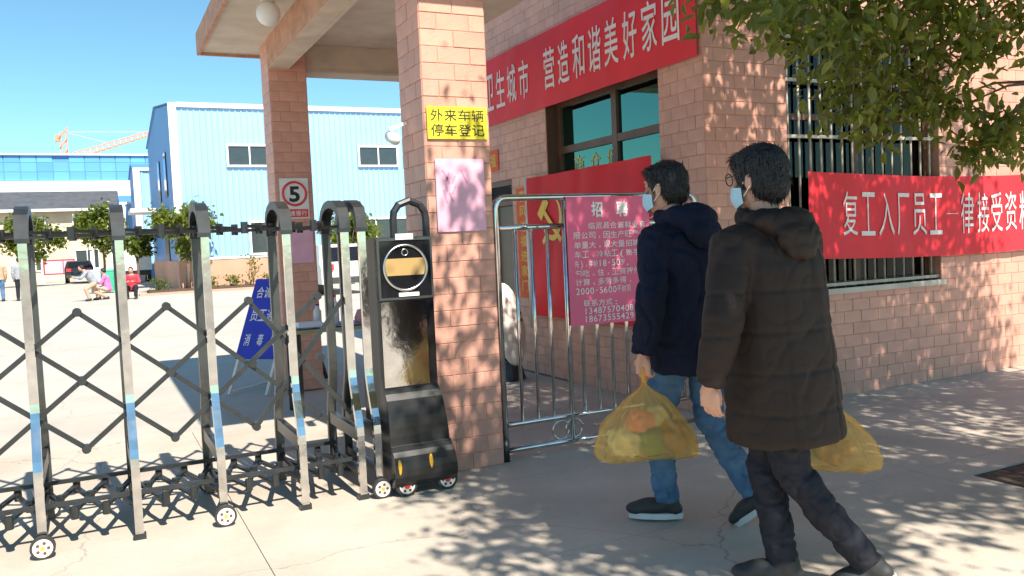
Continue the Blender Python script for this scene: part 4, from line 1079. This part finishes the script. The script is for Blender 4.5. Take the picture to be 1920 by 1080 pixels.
def hair(parent, c, az, tilt, vox, full=0.0):
    rt = Matrix.Rotation(az, 3, 'Z') @ Matrix.Rotation(tilt, 3, 'X'); L_ = lambda x, y, z: c+rt @ Vector((x, y, z))
    mb = MB(); e = full
    mb.ball(L_(0, -.018, .042), (.082+e, .101+e, .092+e), 26, rt)
    mb.ball(L_(0, -.050, -.005-e), (.075+e*.8, .068+e*.8, .080+e), 20, rt)
    mb.ball(L_(0, .040, .078), (.068+e, .052+e, .040+e), 18, rt)
    for s_ in (-1, 1):
        mb.ball(L_(s_*.068, .014, .028), (.016+e*.5, .034+e, .040+e*2), 12, rt)
        mb.ball(L_(s_*.064, -.040, -.012), (.018+e*.5, .030, .045+e), 12, rt)
    inv = rt.transposed()
    def streak(p):
        q = inv @ (p-c); ang = math.atan2(q.x, q.y+.02)
        d = noise.noise(Vector((ang*16, q.z*9, 3)))*.0045+noise.noise(Vector((ang*34, q.z*16, 8)))*.0028
        if q.z > .085: d += noise.noise(Vector((q.x*90, q.y*30, 1)))*.004
        return d
    ho = remesh(mb, 'hair', 'hair', parent, .005, 2, streak)
    me = ho.data; org = root_of(ho).location; st = MB(); polys = me.polygons; N = len(polys)
    for k in range(2600):
        pl = polys[random.randrange(N)]; p = pl.center+org; n = pl.normal.copy(); q = inv @ (p-c)
        if q.y > .06 and q.z < .05: continue
        g = Vector((0, 0, -1)) if q.z < .09 else rt @ Vector((q.x*6, .5+q.y*4, 0))
        t = (g-n*g.dot(n)); t = (t.normalized() if t.length > .01 else Vector((1, 0, 0)))+Vector((random.gauss(0, .13), random.gauss(0, .13), random.gauss(0, .08)))
        t.normalize(); w_ = n.cross(t).normalized()*random.uniform(.0010, .0022); L = random.uniform(.018, .042)
        a0 = p-n*.002; a1 = p+t*L*.5+n*random.uniform(.001, .003); a2 = p+t*L+n*random.uniform(-.002, .003)
        b = len(st.v); st.v += [tuple(a0-w_), tuple(a0+w_), tuple(a1+w_*.8), tuple(a1-w_*.8), tuple(a2)]; st.f += [(b, b+1, b+2, b+3), (b+3, b+2, b+4)]
    tag(st.build('hair_strands', 'hair', ho, recalc=False), kind='stuff')
    return ho
def face_bits(parent, c, az, tilt, glasses=False):
    rt = Matrix.Rotation(az, 3, 'Z') @ Matrix.Rotation(tilt, 3, 'X'); L_ = lambda x, y, z: c+rt @ Vector((x, y, z))
    mk = MB(); nu, nv = 14, 8
    for i in range(nu+1):
        a = R(-78+156*i/nu)
        for j in range(nv+1):
            t = j/nv; z = -.012-.092*t; k = abs(i/nu*2-1)
            z = z*(1-.35*k*k)-.018*k*k
            bul = 1+.10*math.sin(math.pi*t)*(1-k)
            mk.v.append(tuple(L_(math.sin(a)*.079*bul, .010+math.cos(a)*(.104 if t < .6 else .104-.04*(t-.6))*bul, z)))
    for i in range(nu):
        for j in range(nv): a = i*(nv+1)+j; mk.f.append((a, a+nv+1, a+nv+2, a+1))
    mk.build('face_mask', 'mask', parent, smooth=True)
    lp = MB()
    for s_ in (-1, 1):
        lp.tube([L_(s_*.079, .020, -.012), L_(s_*.083, .0, .012), L_(s_*.086, -.018, .018)], .0022, 5); lp.tube([L_(s_*.077, .022, -.058), L_(s_*.084, -.0, -.04), L_(s_*.084, -.016, -.024)], .0022, 5)
    lp.build('mask_loop', 'white', parent)
    ey = MB()
    for s_ in (-1, 1): ey.ball(L_(s_*.030, .0875, .022), (.011, .005, .006), 8, rt)
    ey.build('eyes', 'black_gloss', parent)
    if glasses:
        gl_ = MB()
        for s_ in (-1, 1):
            gl_.ring(L_(s_*.034, .108, .020), rt @ Vector((0, 1, 0)), .024, .0022, 20); gl_.tube([L_(s_*.058, .106, .026), L_(s_*.080, .06, .026), L_(s_*.084, -.01, .018)], .0026, 6)
        gl_.tube([L_(-.010, .110, .024), L_(.010, .110, .024)], .0022, 6); gl_.build('glasses', 'black', parent)
def shoe(parent, ank, az, pitch, material='shoe', L=.28):
    rt = Matrix.Rotation(az, 3, 'Z') @ Matrix.Rotation(pitch, 3, 'X'); L_ = lambda x, y, z: ank+rt @ Vector((x, y, z))
    mb = MB()
    mb.ball(L_(0, -.01, -.02), (.045, .055, .06), 14, rt); mb.ball(L_(0, .07, -.045), (.048, .10, .045), 14, rt); mb.ball(L_(0, .14, -.055), (.048, .065, .034), 14, rt); mb.ball(L_(0, -.035, -.055), (.042, .045, .035), 12, rt)
    o = remesh(mb, 'shoe', material, parent, .009, 2)
    so_ = MB(); n = 20; b = []
    for zz in (-.098, -.070):
        for k in range(n):
            a = 2*math.pi*k/n; y = math.sin(a)*.135+.055; w = .046*(1 if y > .0 else .88)
            so_.v.append(tuple(L_(math.copysign(abs(math.cos(a))**.7, math.cos(a))*w, y, zz)))
    so_.f = [tuple(range(n-1, -1, -1)), tuple(range(n, 2*n))]+[(k, (k+1) % n, n+(k+1) % n, n+k) for k in range(n)]
    so_.build('sole', 'sole', o)

def big_person(loc, label, J, top_mat, leg_mat, a_t, head_az, coat, glasses=False, shoe_mat='shoe', hair_full=0.0):
    root = thing('person', loc, label, 'person')
    ri = lambda a: Vector((math.cos(a), math.sin(a), 0)); fw_ = lambda a: Vector((-math.sin(a), math.cos(a), 0))
    # ---- body: one continuous surface
    mb = MB()
    P, C_ = J['pelvis'], J['chest']
    def tr_ring(t, rx, ry): c = P.lerp(C_, t); return (c.x, c.y, c.z, rx, ry, a_t)
    mb.rings([tr_ring(-.12, .13, .09), tr_ring(.05, .16, .11), tr_ring(.35, .14, .10), tr_ring(.7, .165, .115), tr_ring(1.0, .17, .10), tr_ring(1.1, .09, .07)], 20, 2.3)
    mb.tube([C_+V(0, 0, .03), J['head']+V(0, 0, -.08)-fw_(head_az)*.015], [.060, .056], 14)
    for s_ in 'LR':
        sh, el, wr = J['sh'+s_], J['el'+s_], J['wr'+s_]
        mb.tube([C_.lerp(sh, .5), sh, sh.lerp(el, .5), el, el.lerp(wr, .4), wr], [.06, .055, .047, .040, .037, .026], 12)
        hand(mb, wr, J['hd'+s_], J['pn'+s_], J['curl'+s_])
        hp, kn, an = J['hip'+s_], J['kn'+s_], J['an'+s_]
        mb.tube([hp+V(0, 0, .05), hp.lerp(kn, .4), kn, kn.lerp(an, .35), an], [.070, .062, .044, .040, .032], 12)
        f_ = Matrix.Rotation(J['faz'+s_], 3, 'Z') @ Matrix.Rotation(J['fp'+s_], 3, 'X'); mb.tube([an+f_ @ V(0, -.03, -.02), an+f_ @ V(0, .06, -.05), an+f_ @ V(0, .13, -.06)], [.034, .032, .026], 10)
    head(mb, J['head'], head_az, J.get('tilt', 0))
    remesh(mb, 'body', 'skin', root, .0042, 2)
    hair(root, J['head'], head_az, J.get('tilt', 0), .006, hair_full)
    face_bits(root, J['head'], head_az, J.get('tilt', 0), glasses)
    # ---- trousers
    mb = MB(); mb.rings([tr_ring(-.16, .12, .10), tr_ring(0, .165, .125), tr_ring(.22, .16, .12)], 20, 2.3)
    for s_ in 'LR':
        hp, kn, an = J['hip'+s_], J['kn'+s_], J['an'+s_]
        mb.tube([hp+V(0, 0, .04), hp.lerp(kn, .4), kn, kn.lerp(an, .5), an.lerp(kn, .10), an+V(0, 0, .0)], [.10, .092, .072, .067, .064, .062], 16)
    tro = remesh(mb, 'trousers', leg_mat, root, .008, 2, wrinkle(.009, (9, 9, 14)))
    for s_ in 'LR': shoe(root, J['an'+s_]+V(0, 0, .012), J['faz'+s_], J['fp'+s_], shoe_mat)
    # ---- jacket or coat
    mb = MB(); rr = []
    for (t, rx, ry, dz) in coat['rings']: c = P.lerp(C_, t); rr.append((c.x+coat.get('dx', 0), c.y, c.z+dz, rx, ry, a_t))
    mb.rings(rr, 28, 2.5)
    for s_ in 'LR':
        sh, el, wr = J['sh'+s_], J['el'+s_], J['wr'+s_]; k = coat['sleeve']
        d = (wr-el).normalized()
        mb.tube([C_.lerp(sh, .55)+V(0, 0, .005), sh+V(0, 0, -.005), sh.lerp(el, .45), el, el.lerp(wr, .5), wr-d*.03, wr+d*.005], [.085*k, .088*k, .078*k, .070*k, .064*k, .055*k, .052*k], 16)
    jk = remesh(mb, 'coat' if coat['long'] else 'jacket', top_mat, root, .0075, 4, wrinkle(coat['wr'], coat['ws'], coat.get('ridges')))
    mb = MB(); nb = C_+V(0, 0, .06)-fw_(a_t)*.01
    f_, r_ = fw_(a_t), ri(a_t)
    ho = []
    for k in range(13):
        t = math.pi*2*k/12; ho.append(nb+r_*math.cos(t)*.105+f_*math.sin(t)*.095+V(0, 0, .018+.022*math.sin(t)))
    mb.tube(ho, .038, 10)
    for (x, y, z, a, b, c) in coat['hood']: mb.ball(nb+r_*x+f_*y+V(0, 0, z), (a, b, c), 18, Matrix.Rotation(a_t, 3, 'Z'))
    remesh(mb, 'hood', top_mat, jk, .010, 4, wrinkle(.006, (10, 10, 10)))
    return root, jk

# -- man in navy jacket
a = R(12); o_ = V(2.56, 3.26, 0)
J = dict(pelvis=V(2.55, 3.27, .92), chest=V(2.525, 3.285, 1.40), head=V(2.475, 3.325, 1.625), tilt=R(-4),
         shL=V(2.345, 3.245, 1.385), elL=V(2.265, 3.17, 1.10), wrL=V(2.225, 3.20, .865), hdL=V(.0, .02, -1), pnL=V(.9, .3, 0), curlL=1.05,
         shR=V(2.705, 3.325, 1.385), elR=V(2.79, 3.35, 1.11), wrR=V(2.785, 3.42, .88), hdR=V(0, .1, -1), pnR=V(-.9, .2, 0), curlR=.5,
         hipL=V(2.465, 3.26, .90), knL=V(2.42, 3.385, .50), anL=V(2.455, 3.375, .10), fazL=R(52), fpL=0,
         hipR=V(2.635, 3.29, .90), knR=V(2.635, 3.25, .49), anR=V(2.735, 3.06, .165), fazR=R(30), fpR=R(-38))
coat = dict(long=False, sleeve=1.0, wr=.010, ws=(8, 8, 7),
            rings=[(-.36, .205, .165, 0), (-.30, .215, .172, 0), (0, .215, .168, 0), (.4, .205, .160, 0), (.75, .215, .155, 0), (.95, .205, .135, 0), (1.08, .15, .105, 0), (1.15, .10, .085, 0)],
            hood=[(0, -.08, .01, .14, .085, .08), (-.08, -.05, .02, .08, .08, .06), (.08, -.05, .02, .08, .08, .06), (0, -.13, -.05, .12, .06, .065), (0, -.15, -.09, .09, .04, .045)])
man1, jk1 = big_person(o_, 'person in navy hooded jacket and blue jeans carrying a yellow bag', J, 'navy', 'jeans', a, R(24), coat)
# -- man in long brown coat
a = R(8); o_ = V(2.42, 2.5, 0)
J2 = dict(pelvis=V(2.385, 2.51, .93), chest=V(2.36, 2.525, 1.365), head=V(2.345, 2.55, 1.60), tilt=R(-6),
          shL=V(2.155, 2.49, 1.345), elL=V(2.055, 2.44, 1.08), wrL=V(2.03, 2.49, .845), hdL=V(.10, .12, -1), pnL=V(.9, .2, 0), curlL=.45,
          shR=V(2.555, 2.555, 1.345), elR=V(2.66, 2.62, 1.08), wrR=V(2.71, 2.68, .85), hdR=V(.05, .03, -1), pnR=V(-.9, .2, 0), curlR=1.05,
          hipL=V(2.30, 2.49, .90), knL=V(2.37, 2.43, .46), anL=V(2.57, 2.265, .115), fazL=R(48), fpL=R(-20),
          hipR=V(2.47, 2.54, .90), knR=V(2.365, 2.59, .48), anR=V(2.35, 2.475, .10), fazR=R(50), fpR=0)
def ridges(p):
    d = 0
    if p.z < 1.28:
        q = ((p.z-.56)/.155) % 1.0; q = min(q, 1-q)*.155
        d += .001-.0045*math.exp(-(q/.009)**2)
    cx = (p.x-2.372)*math.cos(R(8))+(p.y-2.52)*math.sin(R(8))
    for sx in (-.125, .125):
        if p.y < 2.52: d -= .006*math.exp(-((cx-sx)/.009)**2)
    return d
coat2 = dict(long=True, sleeve=1.08, wr=.0045, ws=(6, 6, 5), ridges=ridges,
             rings=[(-.80, .232, .185, 0), (-.74, .240, .192, 0), (-.4, .238, .19, 0), (0, .230, .182, 0), (.4, .226, .175, 0), (.75, .232, .165, 0), (.95, .215, .145, 0), (1.08, .16, .115, 0), (1.16, .105, .09, 0)],
             hood=[(0, -.08, .00, .14, .085, .07), (-.09, -.045, .015, .08, .08, .05), (.09, -.045, .015, .08, .08, .05), (.0, -.135, -.05, .125, .055, .065), (.0, -.15, -.095, .095, .04, .045), (0, .0, .025, .12, .105, .04)])
man2, jk2 = big_person(o_, 'person in long dark brown hooded coat, glasses and mask, walking nearest the camera', J2, 'brownc', 'trouser', a, R(15), coat2, glasses=True, hair_full=.008)

# -- plastic bags and what is in them
def bag(name, top, bot, w, dpt, ang, label, seed):
    mb = MB(); n = 110; random.seed(seed); ph = [random.uniform(0, 6.28) for _ in range(6)]
    key = [(0, .025), (.05, .04), (.12, .13), (.25, .38), (.42, .64), (.60, .85), (.78, .98), (.90, 1.0), (.96, .93), (1.0, .70)]
    pts = []
    for j in range(47):
        t = j/46; i0 = max(q for q in range(len(key)-1) if key[q][0] <= t); (t0, k0), (t1, k1) = key[i0], key[i0+1]; k = k0+(k1-k0)*(t-t0)/(t1-t0)
        c = top.lerp(bot, t); ring_ = []
        for i in range(n):
            a_ = 2*math.pi*i/n; e = 2.5; cs, sn = math.cos(a_), math.sin(a_)
            cr_ = 1+(.10*(1-t)+.015)*math.sin(9*a_+ph[0]+t*2)+.07*(1-t)*math.sin(19*a_+ph[1]-3*t)
            q = Vector((cs*2.6, sn*2.6, t*3.2+seed)); rd = 0
            for f_, am in ((1.3, .07), (2.7, .045), (5.5, .022)): rd += am*(1-2.6*abs(noise.noise(q*f_)))
            cr_ += rd*.8
            x = math.copysign(abs(cs)**(2/e), cs)*w/2*k*cr_; y = math.copysign(abs(sn)**(2/e), sn)*dpt/2*k*cr_
            z = .020*noise.noise(Vector((x*14, y*14, t*5+seed)))*k - (0 if t < .9 else .012*math.cos(2*a_))
            ring_.append((c.x+x*math.cos(ang)-y*math.sin(ang), c.y+x*math.sin(ang)+y*math.cos(ang), c.z+z))
        pts.append(ring_)
    for ring_ in pts: mb.v += ring_
    for i in range(len(pts)-1):
        for k in range(n): p_, q_ = i*n+k, i*n+(k+1) % n; mb.f.append((p_, q_, q_+n, p_+n))
    e = (len(pts)-1)*n; mb.f.append(tuple(e+k for k in range(n)))
    o = thing(name, bot, label, 'plastic bag'); mb.build('film', 'bag', o, smooth=True)
    hd_ = MB()
    for s_ in (-1, 1):
        hd_.tube([top+V(0, 0, -.02), top+V(.014*s_, .01*s_, .02), top+V(.016*s_, .012*s_, .055), top+V(.0, 0, .075)], [(.014, .006), (.012, .004), (.010, .004), (.010, .004)], 8)
    hd_.build('handle', 'bag', o, smooth=True)
    return o
def lump(c, r, material, name, label, cat, rot=0, sd=0):
    mb = MB(); mb.ball(c, r, 26, Matrix.Rotation(rot, 3, 'Z') @ Matrix.Rotation(.5*sd, 3, 'X'))
    def jag(v):
        d = v-c; m_ = max(abs(d.x)/r[0], abs(d.y)/r[1], abs(d.z)/r[2]); k = .55+.45/max(m_, .2)*.8
        return v+d*(k-1)*.8+d*(.35*noise.noise(v*25+Vector((sd, 0, 0)))+.25*noise.noise(v*60+Vector((sd, 4, 0))))
    mb.v = [tuple(jag(Vector(v))) for v in mb.v]
    tag(mb.build(name, material, smooth=False), label, cat)
bt, bb_ = V(2.222, 3.195, .745), V(2.225, 3.20, .385)
bag('shopping_bag', bt, bb_, .45, .24, R(-22), 'translucent yellow bag hanging from the hand of the person in navy', 3)
n1 = "in the navy person's yellow bag"
lump(bb_+V(-.10, .03, .085), (.085, .07, .065), 'packwhite', 'food_packet', 'cream packet at the left '+n1, 'packet', .3, 1)
lump(bb_+V(.02, -.02, .075), (.085, .07, .055), 'packgreen', 'leafy_greens', 'leafy greens '+n1, 'vegetables', .8, 2)
lump(bb_+V(.12, -.04, .09), (.075, .07, .07), 'packbrown', 'food_packet', 'brown packet at the right '+n1, 'packet', .1, 3)
lump(bb_+V(-.03, .0, .175), (.075, .05, .05), 'packpink', 'food_packet', 'pink packet near the top '+n1, 'packet', .5, 4)
lump(bb_+V(.07, .01, .18), (.06, .05, .045), 'packwhite', 'food_packet', 'pale packet above the greens '+n1, 'packet', .5, 5)
bt, bb_ = V(2.725, 2.70, .735), V(2.80, 2.72, .345)
bag('shopping_bag', bt, bb_, .50, .27, R(-30), 'translucent yellow bag carried by the person in the brown coat', 5)
n2 = "in the brown coated person's yellow bag"
lump(bb_+V(-.09, .04, .08), (.085, .07, .06), 'packgreen', 'leafy_greens', 'leafy greens '+n2, 'vegetables', .3, 6)
lump(bb_+V(.05, -.03, .085), (.085, .07, .065), 'packbrown', 'food_packet', 'brown packet '+n2, 'packet', .8, 7)
lump(bb_+V(.0, .0, .17), (.075, .055, .05), 'packwhite', 'food_packet', 'cream packet on top '+n2, 'packet', .1, 8)

# -- people far off in the yard
def far_person(x, y, az, label, top_m, leg_m, pose='stand', extra=None):
    root = thing('person', (x, y, 0), label, 'person', 'people in the factory yard'); rt = Matrix.Rotation(az, 3, 'Z')
    L_ = lambda a, b, c: Vector((x, y, 0))+rt @ Vector((a, b, c))
    if pose == 'stand': hipz, hd, ch = .88, L_(0, .02, 1.57), L_(0, 0, 1.32); legs = [(L_(s_*.09, 0, .86), L_(s_*.10, .03, .47), L_(s_*.10, 0, .08)) for s_ in (-1, 1)]; arms = [(L_(s_*.19, 0, 1.36), L_(s_*.25, -.02, 1.08), L_(s_*.24, .06, .84)) for s_ in (-1, 1)]
    elif pose == 'sit': hipz, hd, ch = .36, L_(0, .14, 1.02), L_(0, .08, .80); legs = [(L_(s_*.10, 0, .36), L_(s_*.16, .36, .46), L_(s_*.14, .34, .08)) for s_ in (-1, 1)]; arms = [(L_(s_*.19, .07, .82), L_(s_*.26, .20, .58), L_(s_*.10, .40, .62)) for s_ in (-1, 1)]
    else: hipz, hd, ch = .66, L_(0, .42, 1.18), L_(0, .28, 1.02); legs = [(L_(-.09, 0, .64), L_(-.12, .34, .42), L_(-.10, .22, .08)), (L_(.09, 0, .64), L_(.10, .05, .32), L_(.12, -.40, .10))]; arms = [(L_(s_*.18, .28, 1.04), L_(s_*.22, .48, .82), L_(s_*.10, .66, .86)) for s_ in (-1, 1)]
    pv = L_(0, 0, hipz)
    mb = MB(); mb.tube([pv, pv.lerp(ch, .5), ch, ch.lerp(hd, .55)], [(.13, .10), (.13, .10), (.15, .10), (.05, .05)], 12); mb.ball(hd, (.08, .095, .115), 14, rt); mb.ball(hd+rt @ V(0, .09, -.02), (.014, .02, .02), 8)
    for a_ in arms:
        mb.tube([ch.lerp(a_[0], .6), a_[0], a_[1], a_[2]], [.06, .055, .042, .03], 8)
        dn = (a_[2]-a_[1]).normalized(); mb.ball(a_[2]+dn*.05, (.03, .03, .05), 8)
        for k in range(5): mb.tube([a_[2]+dn*.05+rt @ V(-.024+.012*k, 0, 0), a_[2]+dn*.13+rt @ V(-.03+.015*k, 0, 0)], [.010, .008], 5)
    for l_ in legs: mb.tube([l_[0], l_[1], l_[2]], [.085, .055, .04], 8)
    remesh(mb, 'body', 'skin', root, .014, 2)
    mb = MB(); mb.tube([pv+V(0, 0, -.05), pv.lerp(ch, .4), ch, ch.lerp(hd, .35)], [(.185, .15), (.18, .145), (.19, .14), (.07, .07)], 14)
    for a_ in arms: mb.tube([ch.lerp(a_[0], .6), a_[0], a_[1], a_[2]], [.085, .08, .066, .052], 10)
    remesh(mb, 'jacket', top_m, root, .018, 3, wrinkle(.012))
    mb = MB(); mb.ball(pv, (.15, .13, .12), 12, rt)
    for l_ in legs: mb.tube([l_[0], l_[1], l_[2]], [.105, .078, .062], 10)
    remesh(mb, 'trousers', leg_m, root, .018, 2)
    for l_ in legs: MB().tube([l_[2]+rt @ V(0, -.06, -.03), l_[2]+rt @ V(0, .06, -.04), l_[2]+rt @ V(0, .15, -.05)], [.045, .045, .03], 10).build('shoe', 'shoe', root, smooth=True)
    hb_ = MB(); hb_.ball(hd+rt @ V(0, -.018, .025), (.088, .10, .105), 14, rt); hb_.build('hair', 'hair', root, smooth=True)
    return root
far_person(-2.62, 38.2, R(-10), 'person standing in grey coat and dark trousers in the yard', 'greycloth', 'trouser')
far_person(-3.35, 38.6, R(20), 'person in orange top at the left edge of the picture', 'tan', 'jeans')
far_person(.0, 33.8, R(100), 'person in tan and dark clothes bending low in the yard', 'greycloth', 'tan', 'bend')
far_person(.42, 34.3, R(80), 'person in bright pink jacket beside the bending person', 'pinkcloth', 'tan', 'sit')
far_person(1.2, 33.4, R(170), 'person in red jacket sitting low in the yard', 'redcloth', 'trouser', 'sit')
st_ = thing('low_stool', (1.2, 33.38, 0), 'low dark stool under the person in red', 'stool')
MB().box((1.03, 33.22, .24), (1.37, 33.54, .27)).build('seat', 'brown', st_)
for sx in (1.06, 1.34):
    for sy in (33.25, 33.51): MB().bar((sx, sy, 0), (sx, sy, .24), .03, .03).build('leg', 'brown', st_)
